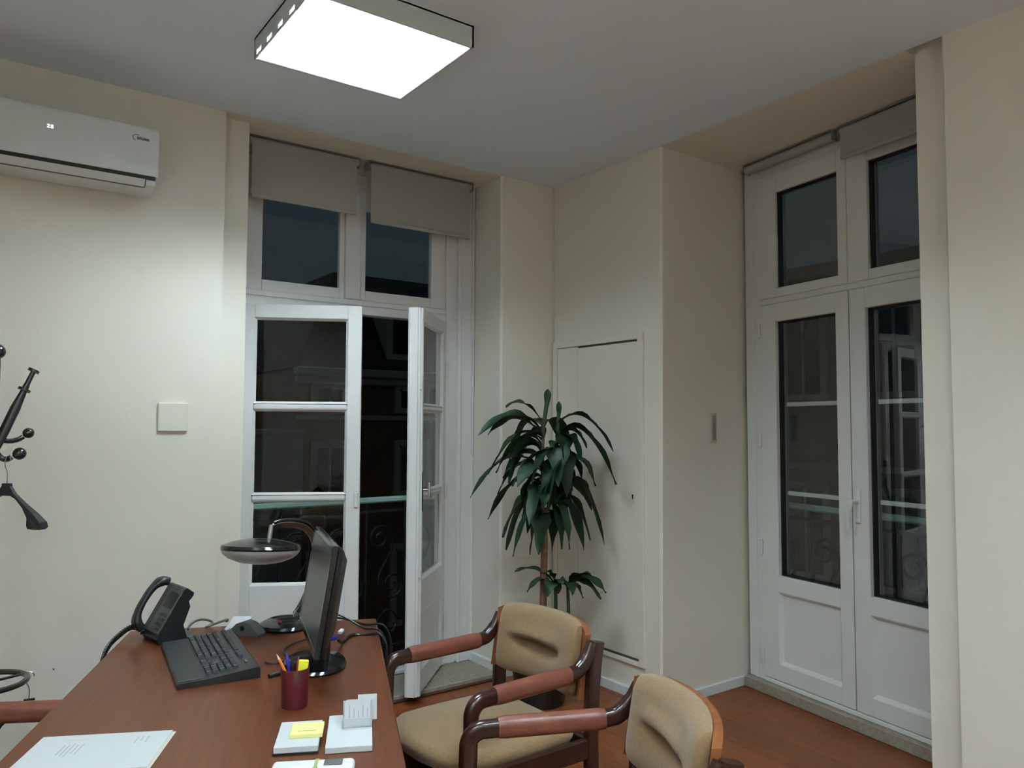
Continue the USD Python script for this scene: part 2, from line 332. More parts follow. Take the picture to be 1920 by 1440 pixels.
def old_leaf(side, hx, rz):
    """side +1: hinged on its left; local x grows from the hinge"""
    z0, z1, w, st, th = .045, 2.150, .64, .074, .048
    sx = side
    def B(a, b, y0, y1, p, q, c=.003): return bx(sx * a, sx * b, y0, y1, p, q, c)
    pz0, pz1 = .655, 2.076
    pieces = [B(0, st, 0, th, z0, z1), B(w - st, w, 0, th, z0, z1), B(st, w - st, 0, th, pz1, z1), B(st, w - st, 0, th, .46, pz0), B(st, w - st, 0, th, z0, .17)]
    bd = [bead(min(sx * st, sx * (w - st)), max(sx * st, sx * (w - st)), a, b, .002, .018, .012) for a, b in ((pz0, 1.100), (1.130, 1.585), (1.615, pz1))]
    pieces += bd + [bead(min(sx * st, sx * (w - st)), max(sx * st, sx * (w - st)), .17, .46, .002, .016, .016)]
    m = cat_(pieces)
    if side < 0:   # stepped meeting edge
        m = cat_([m, B(w, w + .010, .012, .062, z0, z1), B(w - .03, w + .004, th, th + .022, z0, z1), B(w - .034, w - .006, -.012, 0, z0, z1, .005)])
    T = lambda q: mv(q, (hx, 0, 0), rz)
    leaf = part(d1, 'leaf', T(m), 'old_white_wood', label='%s leaf of the open French window' % ('left' if side > 0 else 'right'))
    for z in (1.115, 1.600):
        part(leaf, 'glazing_bar', T(B(st, w - st, .004, .040, z - .016, z + .016, .008)), 'old_white_wood')
    for a, b in ((pz0, 1.099), (1.131, 1.584), (1.616, pz1)):
        part(leaf, 'pane', T(B(st + .001, w - st - .001, .020, .024, a, b, 0)), 'pane_glass', smooth=False)
    part(leaf, 'lower_panel', T(B(st, w - st, .014, .036, .17, .46)), 'old_white_wood')
    if side < 0:
        part(leaf, 'escutcheon', T(B(w - .040, w - .012, -.016, -.001, 1.03, 1.25, .005)), 'dark_lacquer', label='dark metal latch plate')
        part(leaf, 'knob', T(cat_([cyl((-(w - .026), -.012, 1.15), (-(w - .026), -.045, 1.15), .008), mv(rbox(.022, .018, .085, .008), (-(w - .026), -.050, 1.15))])), 'steel', label='small lever knob')
        for z in (.25, .70, 1.72):
            part(leaf, 'bolt', T(cyl((-(w - .002), -.006, z - .02), (-(w - .002), -.006, z + .02), .007)), 'white_gloss')
    else:
        part(leaf, 'keeper', T(B(w - .03, w - .008, -.008, 0, 1.06, 1.14, .003)), 'white_gloss')
    for z in (.3, 1.1, 1.85):
        part(leaf, 'hinge', T(cyl((sx * .004, -.008, z - .045), (sx * .004, -.008, z + .045), .008)), 'white_gloss')
old_leaf(1, HX, -28.3)
old_leaf(-1, HX2, 46.4)

# --- balcony door in the right wall
X2 = lambda t: 3.475 - t
d2 = thing('door_2', 'white double balcony door with transom panes and solid lower panels', 'door', D2, RZ2, kind='structure')
FR = 1.905
part(d2, 'frame', cat_([bx(0, X2(3.352), 0, .09, .06, 3.036, .003), bx(X2(2.118), FR, 0, .09, .06, 3.036, .003), bx(X2(3.352), X2(2.118), 0, .09, 2.205, 2.24, .003), bx(X2(3.352), X2(2.118), 0, .09, 2.96, 3.036, .003), bx(X2(3.352), X2(2.118), -.012, .09, .06, .085, .004), bx(X2(2.745), X2(2.675), 0, .085, 2.24, 2.96, .003), bx(X2(3.42), X2(3.40), -.006, 0, .06, 3.036, .003)]), 'white_plastic')
def gl(parent, a, b, z0, z1):
    part(parent, 'gasket', rect_frame(a, b, z0, z1, .007, .012, .046, 0), 'gasket', smooth=False, label='black rubber gasket round the pane')
    part(parent, 'spacer', cat_([bx(a + .014, a + .018, .048, .060, z0, z1), bx(b - .018, b - .014, .048, .060, z0, z1)]), 'spacer', smooth=False)
    part(parent, 'pane', bx(a + .001, b - .001, .040, .044, z0 + .001, z1 - .001), 'double_glass', smooth=False)
for a, b, p0, p1 in ((3.352, 2.745, 3.226, 2.802), (2.675, 2.118, 2.617, 2.20)):
    s = part(d2, 'transom_sash', cat_([bx(X2(a), X2(p0), -.006, .07, 2.24, 2.96, .003), bx(X2(p1), X2(b), -.006, .07, 2.24, 2.96, .003), bx(X2(p0), X2(p1), -.006, .07, 2.24, 2.292, .003), bx(X2(p0), X2(p1), -.006, .07, 2.845, 2.96, .003)]), 'white_plastic')
    gl(s, X2(p0), X2(p1), 2.292, 2.845)
for i, (a, b, p0, p1) in enumerate(((3.348, 2.739, 3.2325, 2.8175), (2.732, 2.122, 2.6375, 2.222))):
    z0, z1, g0, g1 = .088, 2.203, .668, 2.0985
    lf = part(d2, 'leaf', cat_([bx(X2(a), X2(p0), -.014, .068, z0, z1, .004), bx(X2(p1), X2(b), -.014, .068, z0, z1, .004), bx(X2(p0), X2(p1), -.014, .068, g1, z1, .004), bx(X2(p0), X2(p1), -.014, .068, .575, g0, .004), bx(X2(p0), X2(p1), -.014, .068, z0, .182, .004), bead(X2(p0), X2(p1), .182, .575, -.012, .010, .016)]), 'white_plastic', label='%s leaf of the balcony door' % ('left', 'right')[i])
    gl(lf, X2(p0), X2(p1), g0, g1)
    for z in (1.128, 1.6275):
        part(lf, 'glazing_bar', bx(X2(p0) + .018, X2(p1) - .018, .047, .058, z - .012, z + .012, .003), 'white_plastic')
    part(lf, 'lower_panel', bx(X2(p0), X2(p1), .008, .040, .182, .575, 0), 'white_plastic', smooth=False)
    for z in (.216, .816, 1.424, 2.059):
        if i == 0: part(lf, 'hinge', cat_([cyl((X2(3.351), -.020, z - .038), (X2(3.351), -.020, z + .038), .008), cyl((X2(3.351), -.020, z + .016), (X2(3.351), -.020, z + .020), .0092), cyl((X2(3.351), -.020, z - .040), (X2(3.351), -.020, z - .046), .005)]), 'white_plastic')
    if i == 1:
        hx = X2(2.697)
        part(lf, 'handle', cat_([bx(hx - .016, hx + .016, -.026, -.014, 1.02, 1.19, .005), cyl((hx, -.02, 1.13), (hx, -.06, 1.13), .011), tube([(hx, -.058, 1.135), (hx - .012, -.064, 1.09), (hx - .02, -.064, 1.03), (hx - .02, -.062, .995)], .011, 14, 10)]), 'white_plastic', label='white lever handle on its plate')

# --- built-in cupboard in the right wall
d3 = thing('door_3', 'flat cream cupboard door built flush into the wall behind the plant', 'cupboard', (XB, 0, 0), kind='structure')
def yz(y0, y1, z0, z1, x0, x1, c=.002): return bx(-x1, -x0, y0, y1, z0, z1, c)
part(d3, 'frame', cat_([yz(3.056, 3.096, .183, 2.030, 0, .016), yz(3.808, 3.846, .183, 2.030, 0, .016), yz(3.096, 3.808, 1.990, 2.030, 0, .016), yz(3.096, 3.808, .183, .206, 0, .016)]), 'wall_paint', smooth=False)
part(d3, 'panel', yz(3.099, 3.6115, .222, 1.978, 0, .008), 'wall_paint', smooth=False)
part(d3, 'panel', yz(3.6145, 3.805, .209, 1.987, 0, .008), 'wall_paint', smooth=False)
part(d3, 'shadow_gap', yz(3.097, 3.807, .2065, 1.9895, -.001, .001, 0), 'grey_line', smooth=False)
part(d3, 'keyhole', cat_([mv(cyl((0, 0, 0), (-.0095, 0, 0), .006), (0, 3.143, 1.114)), yz(3.140, 3.146, 1.094, 1.110, 0, .0095, 0)]), 'dark_gap', label='small dark keyhole')

# --- wall plates
t = thing('wall_plate', 'square white blank cover plate on the left wall', 'cover plate', (.843, YA, 1.535))
part(t, 'plate', bx(-.066, .066, -.014, 0, -.067, .067, .004), 'wall_paint', smooth=False)
t = thing('light_switch', 'small narrow switch plate on the side of the balcony door recess', 'switch', (3.560, JY, 1.494))
part(t, 'plate', bx(-.027, .027, -.006, 0, -.082, .082, .003), 'cream_paper', smooth=False)
part(t, 'rocker', bx(-.016, .016, -.009, -.005, -.07, .07, .002), 'stone', smooth=False, label='brownish inset rocker')

t = thing('nail', 'tiny dark nail in the left wall beside the coat rack', 'nail', (0.395, YA, 0.462))
part(t, 'shank', mv(cyl((0, -.014, 0), (0, 0, 0), .0026, 8)), 'iron')

# ------------------------------------------------------------------ roller blinds
def blind(label, loc, rz, w, drop, chain=None, tr=.022):
    t = thing('roller_blind', label, 'roller blind', loc, rz)
    part(t, 'roller', cyl((.004, 0, -tr - .002), (w - .004, 0, -tr - .002), tr, 20), 'blind_fabric')
    part(t, 'bracket', cat_([bx(-.004, .003, -.028, .03, -.052, .0, .003), bx(w - .003, w + .004, -.028, .03, -.052, .0, .003), bx(0, w, -.026, .03, -.003, .0015, .001)]), 'blind_dark', label='grey top rail with end brackets')
    if drop > .08:
        part(t, 'fabric', bx(.012, w - .022, -tr - .0012, -tr + .0006, -drop, -tr), 'blind_fabric', smooth=False)
        part(t, 'bottom_bar', rbox(w - .034, .012, .022, .005, loc=(w / 2 - .005, -tr, -drop)), 'blind_fabric')
    if chain:
        cx, z = chain
        part(t, 'pull_chain', sweep(np.array([(cx, -.010, -.03), (cx, -.012, z * .5), (cx + .002, -.014, z + .02), (cx + .008, -.016, z), (cx + .014, -.018, z + .02), (cx + .016, -.02, z * .5), (cx + .016, -.022, -.03)]), circ(.0011, 5), upv=(0, 1, 0)), 'stone', label='thin bead pull chain')
    return t
blind('grey roller blind over the left transom pane of the open window', (1.236, 4.10, HC - .004), 0, .632, .325)
blind('grey roller blind over the right transom pane, drawn lower than its neighbour', (1.925, 4.10, HC - .004), 0, .715, .355, (.722, -1.73))
p = D2 + NV * -.065
q = lambda tt: tuple(NV * 3.279 + DV * tt + np.array([0, 0, HC - .008]))
blind('rolled-up roller blind at the top left of the balcony door', q(3.384), RZ2, .632, 0, None, .026)
blind('roller blind at the top right of the balcony door, slightly drawn down', q(2.715), RZ2, .60, .165, (-.012, -.07))

# ------------------------------------------------------------------ ceiling lamps
def make_lamp(loc):
    t = thing('ceiling_lamp', 'square ceiling lamp with white louvre grid and four glowing tubes', 'ceiling lamp', loc)
    lx, ly, H, th = .655, .600, .088, .012
    X, Y = lx / 2, ly / 2
    side = [bx(X - th, X, -Y, Y, -H, 0, .002), bx(-X, X, Y - th, Y, -H, 0, .002), bx(-X, X, -Y, -Y + th, -H, 0, .002), bx(-X, X, -Y, Y, -.008, 0, 0)]
    side += [bx(-X, -X + .004, -Y, Y, -H, -H + .010, 0), bx(-X, -X + .004, -Y, Y, -H + .030, 0, 0)]
    ys = np.linspace(-Y, Y, 6)
    for k in range(6):
        a = ys[k] - (.034 if 0 < k < 5 else .03); b = ys[k] + (.034 if 0 < k < 5 else .03)
        side.append(bx(-X, -X + .004, max(a, -Y), min(b, Y), -H + .010, -H + .030, 0))
    part(t, 'housing', cat_(side), 'lamp_body', smooth=False)
    part(t, 'reflector', cat_([bx(-X + .012, X - .012, -Y + .012, Y - .012, -.016, -.010, 0)]), 'louvre_metal', smooth=False)
    n = 4; cw = (ly - 2 * th) / n
    for k in range(n):
        yc = -Y + th + cw * (k + .5)
        part(t, 'tube', cyl((-X + .03, yc, -.036), (X - .03, yc, -.036), .013, 10), 'tube_glow', label='glowing white tube')
    for k in range(n + 1):
        yc = -Y + th + cw * k; w = .018
        pts = [(yc - .002, -H + .002), (yc + .002, -H + .002), (yc + w, -.048), (yc - w, -.048)]
        pts = [(min(max(a, -Y + th), Y - th), b) for a, b in pts]
        m = extrude(pts, lx - 2 * th); V = m.vertices.copy(); m.vertices = np.stack([V[:, 2] - X + th, V[:, 0], V[:, 1]], 1)
        if m.volume < 0: m.invert()
        part(t, 'louvre', m, 'louvre_metal', smooth=False)
    for k in range(1, 11):
        xc = -X + .020 + (lx - .04) * k / 11.0
        for j in range(n):
            ya, yb = -Y + th + cw * j, -Y + th + cw * (j + 1)
            pts = [(ya + .003, -H + .003), (yb - .003, -H + .003), (yb - .010, -.066), (ya + .010, -.066)]
            m = extrude(pts, .0016); V = m.vertices.copy(); m.vertices = np.stack([V[:, 2] + xc, V[:, 0], V[:, 1]], 1)
            if m.volume < 0: m.invert()
            part(t, 'cross_blade', m, 'louvre_metal', smooth=False)
    return t
lamp = make_lamp((1.262, 2.752, HC))
for px_, py_, lb in ((1.262, .50, 'second square louvre ceiling lamp, just out of the frame above'), (1.262, -1.35, 'third square louvre ceiling lamp, far behind the camera'), (-.52, .65, 'fourth square louvre ceiling lamp, to the left of the camera'), (-.52, -1.35, 'fifth square louvre ceiling lamp, in the corner behind the camera')):
    copy(lamp, (px_, py_, HC), 0, lb)

# ------------------------------------------------------------------ air conditioner
ac = thing('air_conditioner', 'white wall-mounted air conditioner high on the left wall', 'air conditioner', (.712, YA, 2.540))
w = .84
prof = [(-.002, .277), (-.150, .277), (-.186, .268), (-.196, .250), (-.199, .16), (-.200, .055), (-.196, .048), (-.002, .048)]
def ac_sweep(pts, x0, x1):
    m = extrude(pts, x1 - x0); V = m.vertices.copy(); m.vertices = np.stack([V[:, 2] + x0, V[:, 0], V[:, 1]], 1)
    if m.volume < 0: m.invert()
    return m
part(ac, 'body', cat_([ac_sweep([(-.002, .277), (-.150, .277), (-.183, .268), (-.183, .046), (-.170, .020), (-.10, .0), (-.03, .0), (-.002, .02)], -w + .006, -.006)]), 'white_plastic')
part(ac, 'front_panel', ac_sweep([(-.150, .279), (-.186, .270), (-.197, .250), (-.200, .16), (-.201, .060), (-.198, .054), (-.1835, .054), (-.1835, .262), (-.150, .276)], -w, 0), 'white_plastic')
part(ac, 'air_slot', ac_sweep([(-.196, .0535), (-.183, .0535), (-.181, .040), (-.186, .040)], -w + .01, -.008), 'dark_gap', smooth=False, label='dark slot under the front panel')
part(ac, 'flap', ac_sweep([(-.190, .039), (-.180, .039), (-.160, .012), (-.166, .010), (-.182, .026)], -w + .03, -.050), 'white_plastic')
part(ac, 'flap_gap', cat_([ac_sweep([(-.1655, .0125), (-.160, .0125), (-.158, .007), (-.163, .006)], -w + .03, -.048), ac_sweep([(-.189, .039), (-.178, .039), (-.160, .008), (-.165, .007), (-.183, .026)], -.050, -.046)]), 'grey_line', smooth=False)
def wall_text(s, h, x, z, y, bold=False):
    m = meshkit.text_mesh(s, h, .0012, bold); V = m.vertices.copy()
    m.vertices = np.stack([V[:, 0] + x, y - V[:, 2], V[:, 1] + z], 1); 
    return m
a = np.linspace(math.radians(60), math.radians(250), 18)
arc = tube(np.stack([-.089 + .017 * np.cos(a), np.full(18, -.2000), .2135 + .013 * np.sin(a)], 1), .0012, 24, 5)
part(ac, 'logo', cat_([wall_text('Midea', .0125, -.090, .207, -.1990, True), arc]), 'logo_grey', smooth=False, label='small grey maker lettering')
part(ac, 'display', wall_text('28', .0145, -.430, .181, -.1990, True), 'display_glow', smooth=False, label='white glowing temperature digits')

# ------------------------------------------------------------------ desk
U, V_ = np.array([.394, .919]), np.array([.919, -.394])
DA = math.degrees(math.atan2(.919, .394))
DZ = .74
desk = thing('desk', 'reddish brown wooden office desk running away from the camera', 'desk', (.6246, 2.180, 0), DA)
part(desk, 'desktop', bx(-.90, .90, -.448, .448, DZ - .032, DZ, .004), 'desk_wood', smooth=False)
part(desk, 'side_panel', bx(.845, .873, -.38, .40, 0, DZ - .032, .003), 'desk_wood', smooth=False)
part(desk, 'side_panel', bx(-.873, -.845, -.38, .40, 0, DZ - .032, .003), 'desk_wood', smooth=False)
part(desk, 'modesty_panel', bx(-.845, .845, -.33, -.312, .22, DZ - .032, .002), 'desk_edge', smooth=False)

# ------------------------------------------------------------------ armchairs
def cushion(W2, H2, T, nu=44, nv=30, curve=.05, crease=True):
    """upright pad facing +x: y across, z up from 0 to H2; back face follows the curved shell"""
    us, vs = np.linspace(-1, 1, nu), np.linspace(-1, 1, nv)
    Uu, Vv = np.meshgrid(us, vs, indexing='ij')
    ue = np.sign(Uu) * (1 - (1 - np.abs(Uu)) ** 1.6); ve = np.sign(Vv) * (1 - (1 - np.abs(Vv)) ** 1.6)
    sq_u = ue * (1 - .045 * np.abs(ve) ** 6); sq_v = ve * (1 - .09 * np.abs(ue) ** 6)
    y, z = W2 * sq_u, H2 / 2 * (1 + sq_v)
    edge = (1 - np.abs(ue) ** 5) * (1 - np.abs(ve) ** 5)
    th = T * (.30 + .70 * np.sqrt(np.clip(edge, 0, 1)))
    if crease:
        win = 1 / (1 + np.exp((np.abs(ue + .02) - .52) * 16))
        z_c = H2 * .50
        d = (z - z_c) / H2
        th = th - win * (.044 * np.exp(-((d - .01) / .040) ** 2) + .012 * np.exp(-((d + .06) / .08) ** 2)) + win * .016 * np.exp(-((d - .14) / .10) ** 2)
    base = curve * (y / W2) ** 2 - .16 * (z - H2 / 2)
    front = np.stack([base + th, y, z], -1).reshape(-1, 3); back = np.stack([base, y, z], -1).reshape(-1, 3)
    N = nu * nv; F = []
    idx = lambda i, j: i * nv + j
    for i in range(nu - 1):
        for j in range(nv - 1):
            a, b, c, d_ = idx(i, j), idx(i + 1, j), idx(i + 1, j + 1), idx(i, j + 1)
            F += [(a, b, c), (a, c, d_), (N + a, N + c, N + b), (N + a, N + d_, N + c)]
    ring = [idx(i, 0) for i in range(nu)] + [idx(nu - 1, j) for j in range(1, nv)] + [idx(i, nv - 1) for i in range(nu - 2, -1, -1)] + [idx(0, j) for j in range(nv - 2, 0, -1)]
    for k in range(len(ring)):
        a, b = ring[k], ring[(k + 1) % len(ring)]; F += [(a, N + a, N + b), (a, N + b, b)]
    m = trimesh.Trimesh(np.vstack([front, back]), F, process=False)
    if m.volume < 0: m.invert()
    return m
def shell(W2, H2, T, curve, z0):
    """curved plywood back shell with rounded top corners"""
    nu, nv = 30, 14
    us, vs = np.linspace(-1, 1, nu), np.linspace(0, 1, nv); P = []
    for off in (0, -T):
        for u in us:
            ztop = H2 * (1 - .10 * abs(u) ** 6)
            for v in vs:
                z = v * ztop; P.append((curve * u * u - .16 * (z - H2 / 2) + off, W2 * u, z0 + z))
    N = nu * nv; F = []; idx = lambda i, j: i * nv + j
    for i in range(nu - 1):
        for j in range(nv - 1):
            a, b, c, d_ = idx(i, j), idx(i + 1, j), idx(i + 1, j + 1), idx(i, j + 1)
            F += [(a, b, c), (a, c, d_), (N + a, N + c, N + b), (N + a, N + d_, N + c)]
    ring = [idx(i, 0) for i in range(nu)] + [idx(nu - 1, j) for j in range(1, nv)] + [idx(i, nv - 1) for i in range(nu - 2, -1, -1)] + [idx(0, j) for j in range(nv - 2, 0, -1)]
    for k in range(len(ring)):
        a, b = ring[k], ring[(k + 1) % len(ring)]; F += [(a, N + a, N + b), (a, N + b, b)]
    m = trimesh.Trimesh(np.array(P), F, process=False)
    if m.volume < 0: m.invert()
    return m
def make_chair(label, loc, rz, group):
    t = thing('armchair', label, 'armchair', loc, rz, group)
    AY = .272
    for s in (-1, 1):
        y = s * AY
        # front leg and arm in one bent piece
        path = [(.262, y, 0), (.260, y, .2), (.256, y, .4), (.252, y, .592)]
        path += [(.252 - .048 * (1 - math.cos(a)), y, .594 + .050 * math.sin(a)) for a in np.linspace(.25, math.pi / 2, 6)]
        path += [(.10, y, .646), (-.02, y, .648), (-.14, y, .650)]
        path += [(-.185, y, .657), (-.215, y, .678), (-.238, y, .705), (-.255, y, .745)]
        path = np.array(path)
        tt = np.linspace(0, 1, 60); pp = np.stack([np.interp(tt, np.linspace(0, 1, len(path)), path[:, k]) for k in range(3)], 1)
        sc = np.interp(np.linspace(0, 1, 60), [0, .22, .4, .9, 1], [.8, .95, 1, 1, .75])
        part(t, 'arm', sweep(pp, rrect(.040, .050, .016), sc, upv=(1, 0, 0)), 'chair_wood')
        pad = np.stack([np.linspace(.165, -.150, 16), np.full(16, y), .646 + .005 * np.linspace(0, 1, 16)], 1)
        part(t, 'arm_pad', sweep(pad, rrect(.050, .061, .024, 4), np.r_[.93, np.ones(14), .93]), 'arm_leather', label='reddish brown leather arm wrap')
        rl = [(-.262, y, 0), (-.256, y, .2), (-.250, y, .42), (-.258, y, .60), (-.280, y, .745)]
        part(t, 'rear_leg', sweep(spline(rl, 24), rrect(.036, .054, .012), None, upv=(1, 0, 0)), 'chair_wood')
        part(t, 'side_rail', bx(-.250, .250, y - .012, y + .012, .355, .425, .006), 'chair_wood')
    # seat
    xs = np.linspace(-.215, .275, 26); nu = 26
    def half(x):
        f = (x + .215) / .49
        return .235 + .012 * math.sin(f * math.pi) - (.06 * max(0, (f - .82) / .18) ** 2.2) - (.03 * max(0, (.12 - f) / .12) ** 2)
    P = []
    for layer in range(5):
        zb, sh, dome = ((.405, .0, 0), (.425, .006, 0), (.440, .006, 0), (.456, -.002, .008), (.462, -.018, .016))[layer]
        ring = []
        for x in xs: ring.append((x, half(x) + sh))
        front = [(.275 + .035 * (1 - (a / 1.0) ** 2), a * (half(.275) + sh)) for a in np.linspace(.85, -.85, 10)]
        back = [(-.215, a * (half(-.215) + sh)) for a in np.linspace(-.8, .8, 6)]
        loop = [(x, h) for x, h in ring] + front + [(x, -h) for x, h in ring[::-1]] + back
        c = np.array([.02, 0]); L = np.array(loop); k = 1 + sh / .25
        L = c + (L - c) * (1 + (sh / .3))
        P.append(np.column_stack([L, np.full(len(L), zb)]))
    n = len(P[0]); V = np.vstack(P); F = []
    for l in range(4):
        for j in range(n):
            j2 = (j + 1) % n; F += [(l * n + j, l * n + j2, (l + 1) * n + j2), (l * n + j, (l + 1) * n + j2, (l + 1) * n + j)]
    V = list(V); tops = 4 * n
    for r_, zz in ((.66, .472), (.33, .476)):
        base = len(V); c = np.array([.02, 0, 0])
        for j in range(n):
            v = V[4 * n + j]; V.append(np.array([c[0] + (v[0] - c[0]) * r_, v[1] * r_, zz]))
        for j in range(n):
            j2 = (j + 1) % n; F += [(tops + j, tops + j2, base + j2), (tops + j, base + j2, base + j)]
        tops = base
    V.append(np.array([.02, 0, .477])); ci = len(V) - 1
    F += [(tops + j, tops + (j + 1) % n, ci) for j in range(n)]
    V.append(np.array([.02, 0, .405])); cb = len(V) - 1
    F += [((j + 1) % n, j, cb) for j in range(n)]
    m = trimesh.Trimesh(np.array(V), F, process=False)
    if m.volume < 0: m.invert()
    part(t, 'seat', m, 'chair_fabric', 60)
    ap = np.array([(.245 + .035 * (1 - (a / .25) ** 2), a, .368 - .012 * (1 - (a / .25) ** 2)) for a in np.linspace(-.25, .25, 20)])
    part(t, 'front_rail', sweep(ap, rrect(.022, .072, .008)), 'chair_wood')
    part(t, 'back_rail', bx(-.262, -.238, -.26, .26, .36, .42, .006), 'chair_wood')
    part(t, 'backrest', mv(shell(.260, .243, .026, .070, 0), (-.291, 0, .552)), 'chair_shell_wood', label='curved orange-brown wooden back shell')
    part(t, 'back_cushion', mv(cushion(.226, .258, .060, curve=.054), (-.291, 0, .545)), 'chair_fabric', 60)
    return t
CH = 'tan upholstered wooden armchairs'
ch1 = make_chair('tan armchair standing between the desk and the potted plant', (1.586, 2.336, 0), 181.0, CH)
copy(ch1, (1.322, 1.528, 0), 154.5, 'nearest tan armchair at lower right, its seat cut off by the frame')
copy(ch1, (.050, 2.528, 0), -26.5, 'armchair behind the desk, only its brown arm showing at the left edge')

# ------------------------------------------------------------------ things on the desk
def on(x, y, z=DZ): return (x, y, z + .0004)
# monitor
mo = thing('monitor', 'black flat computer monitor seen from the side, turned off', 'monitor', on(.966, 2.396), 164.3)
oval = lambda a, b, n=40: Polygon(np.stack([a * np.cos(np.linspace(0, 2 * math.pi, n, endpoint=False)), b * np.sin(np.linspace(0, 2 * math.pi, n, endpoint=False))], 1))
base = lathe([(0, 0), (.98, 0), (1.0, .006), (.96, .014), (.55, .024), (0, .027)], 40); base.apply_scale((.098, .132, 1)); 
part(mo, 'base', base, 'black_gloss')
part(mo, 'base_badge', mv(bx(-.012, .012, -.04, .04, 0, .002, .001), (.066, .02, .0175)), 'grey_plastic', smooth=False)
part(mo, 'neck', sweep(spline([(-.025, 0, .012), (-.03, 0, .08), (-.02, 0, .16)], 12), rrect(.075, .03, .012), upv=(1, 0, 0)), 'black_gloss')
MT = lambda m: mv(m, (.020, 0, .082), 0, 0, -9.0)
sw, sh_ = .484, .328
part(mo, 'bezel', MT(cat_([rect_frame(-sw / 2, sw / 2, 0, sh_, .017, -.010, .008, .003, .017, .024)]).apply_transform(trimesh.transformations.rotation_matrix(math.pi / 2, (0, 0, 1)))), 'black_gloss')
part(mo, 'screen', MT(bx(-.004, .009, -sw / 2 + .016, sw / 2 - .016, .022, sh_ - .016)), 'screen', smooth=False, label='dull grey switched-off screen')
hull = trimesh.convex.convex_hull(np.array([(-.0085, a * .241, b) for a in (-1, 1) for b in (.001, sh_ - .001)] + [(-.024, a * .228, b) for a in (-1, 1) for b in (.03, sh_ - .012)] + [(-.052, a * .15, b) for a in (-1, 1) for b in (.07, sh_ - .05)]))
part(mo, 'back_cover', MT(hull), 'charcoal_plastic')
# keyboard
kb = thing('keyboard', 'black keyboard with a wide palm rest', 'keyboard', on(.700, 2.630), -6.9)
kp = [(-.116, 0), (-.116, .012), (-.112, .015), (-.034, .018), (.112, .033), (.116, .030), (.116, 0)]
part(kb, 'body', xz_extrude(kp, -.246, .246), 'black_plastic')
part(kb, 'palm_rest', mv(bx(-.040, .038, -.232, .240, 0, .004, .002), (-.074, 0, .0155), 0, 0, -2.2), 'charcoal_plastic', smooth=False)
def keycap(x, y, wy, wx=.0155):
    z = .018 + (x + .034) * .1027
    b = np.array([(sx * wx / 2, sy * wy / 2, 0) for sx in (-1, 1) for sy in (-1, 1)] + [(sx * (wx / 2 - .002), sy * (wy / 2 - .002), .0075) for sx in (-1, 1) for sy in (-1, 1)])
    return mv(trimesh.convex.convex_hull(b), (x, y, z), 0, 0, -5.9)
rows = [(-.024, [.024, .019, .019, .110, .019, .019, .019, .024]), (-.005, [.040] + [.019] * 10 + [.046]), (.014, [.033] + [.019] * 11 + [.038]), (.033, [.028] + [.019] * 12 + [.026]), (.052, [.019] * 13 + [.036]), (.082, [.019] * 13 + [.030])]
for x, ws in rows:
    y = .238
    for wd in ws:
        part(kb, 'key', keycap(x, y - wd / 2, wd - .003), 'key_plastic', smooth=False); y -= wd
    for k in range(3):
        if x in (-.024, .033, .052, .082) or (x == -.005 and k == 1):
            part(kb, 'key', keycap(x, -.062 - .019 * k, .016), 'key_plastic', smooth=False)
    if x < .08:
        for k in range(4):
            part(kb, 'key', keycap(x, -.132 - .0215 * k, .0185), 'key_plastic', smooth=False)
part(kb, 'status_light', mv(bx(-.003, .003, -.012, .012, 0, .002), (.088, -.160, .0315)), 'lcd', smooth=False)
# telephone
ph = thing('desk_phone', 'black desk telephone with its handset on the tilted cradle', 'telephone', on(.655, 2.990), 9.0, sc=.87)
bodyp = [(-.062, 0), (-.074, .022), (-.070, .036), (.034, .206), (.044, .209), (.070, .188), (.068, .176), (.050, .156), (.056, .134), (.030, .064), (.046, .012), (.066, .010), (.068, 0)]
part(ph, 'body', xz_extrude(bodyp, -.084, .084), 'black_plastic')
FA = math.degrees(math.atan2(.170, .104))
FT = lambda m: mv(m, (-.070, 0, .036), 0, 0, -FA)
part(ph, 'face_plate', FT(bx(.005, .196, -.080, .036, -.002, .004, .002)), 'phone_face', smooth=False)
part(ph, 'display', FT(bx(.110, .176, -.068, .018, .003, .0055, .001)), 'phone_lcd', smooth=False, label='dark display window')
for i in range(4):
    for j in range(3):
        part(ph, 'button', FT(bx(.018 + i * .019, .031 + i * .019, -.066 + j * .022, -.050 + j * .022, .003, .007, .0015)), 'key_plastic', smooth=False)
hs = [(.004, .062, .018), (.012, .062, .040), (.040, .062, .058), (.10, .062, .066), (.160, .062, .060), (.192, .062, .044), (.204, .062, .020)]
sc = np.interp(np.linspace(0, 1, 40), [0, .12, .25, .5, .75, .88, 1], [1.25, 1.3, .9, .8, .9, 1.3, 1.25])
part(ph, 'handset', FT(sweep(spline(hs, 40), rrect(.044, .027, .011), sc, upv=(0, 0, 1))), 'black_plastic', label='black curved handset')
part(ph, 'foot', cat_([bx(.03, .095, -.075, .075, 0, .012, .004)]), 'black_plastic', smooth=False)
# coiled cord hanging over the desk's edge
cordp = spline([(.585, 3.030, DZ + .02), (.545, 3.055, DZ + .040), (.505, 3.035, DZ + .022), (.475, 3.010, DZ + .004), (.452, 2.985, DZ - .03), (.448, 2.98, DZ - .10)], 150)
an = np.linspace(0, 2 * math.pi * 30, 150)
coil = cordp + .008 * np.stack([np.cos(an) * .6, np.cos(an) * .6, np.sin(an)], 1)
top('phone_cord', sweep(coil, circ(.0042, 6)), 'black_plastic', 'black coiled telephone cord hanging over the left edge of the desk', 'cord')
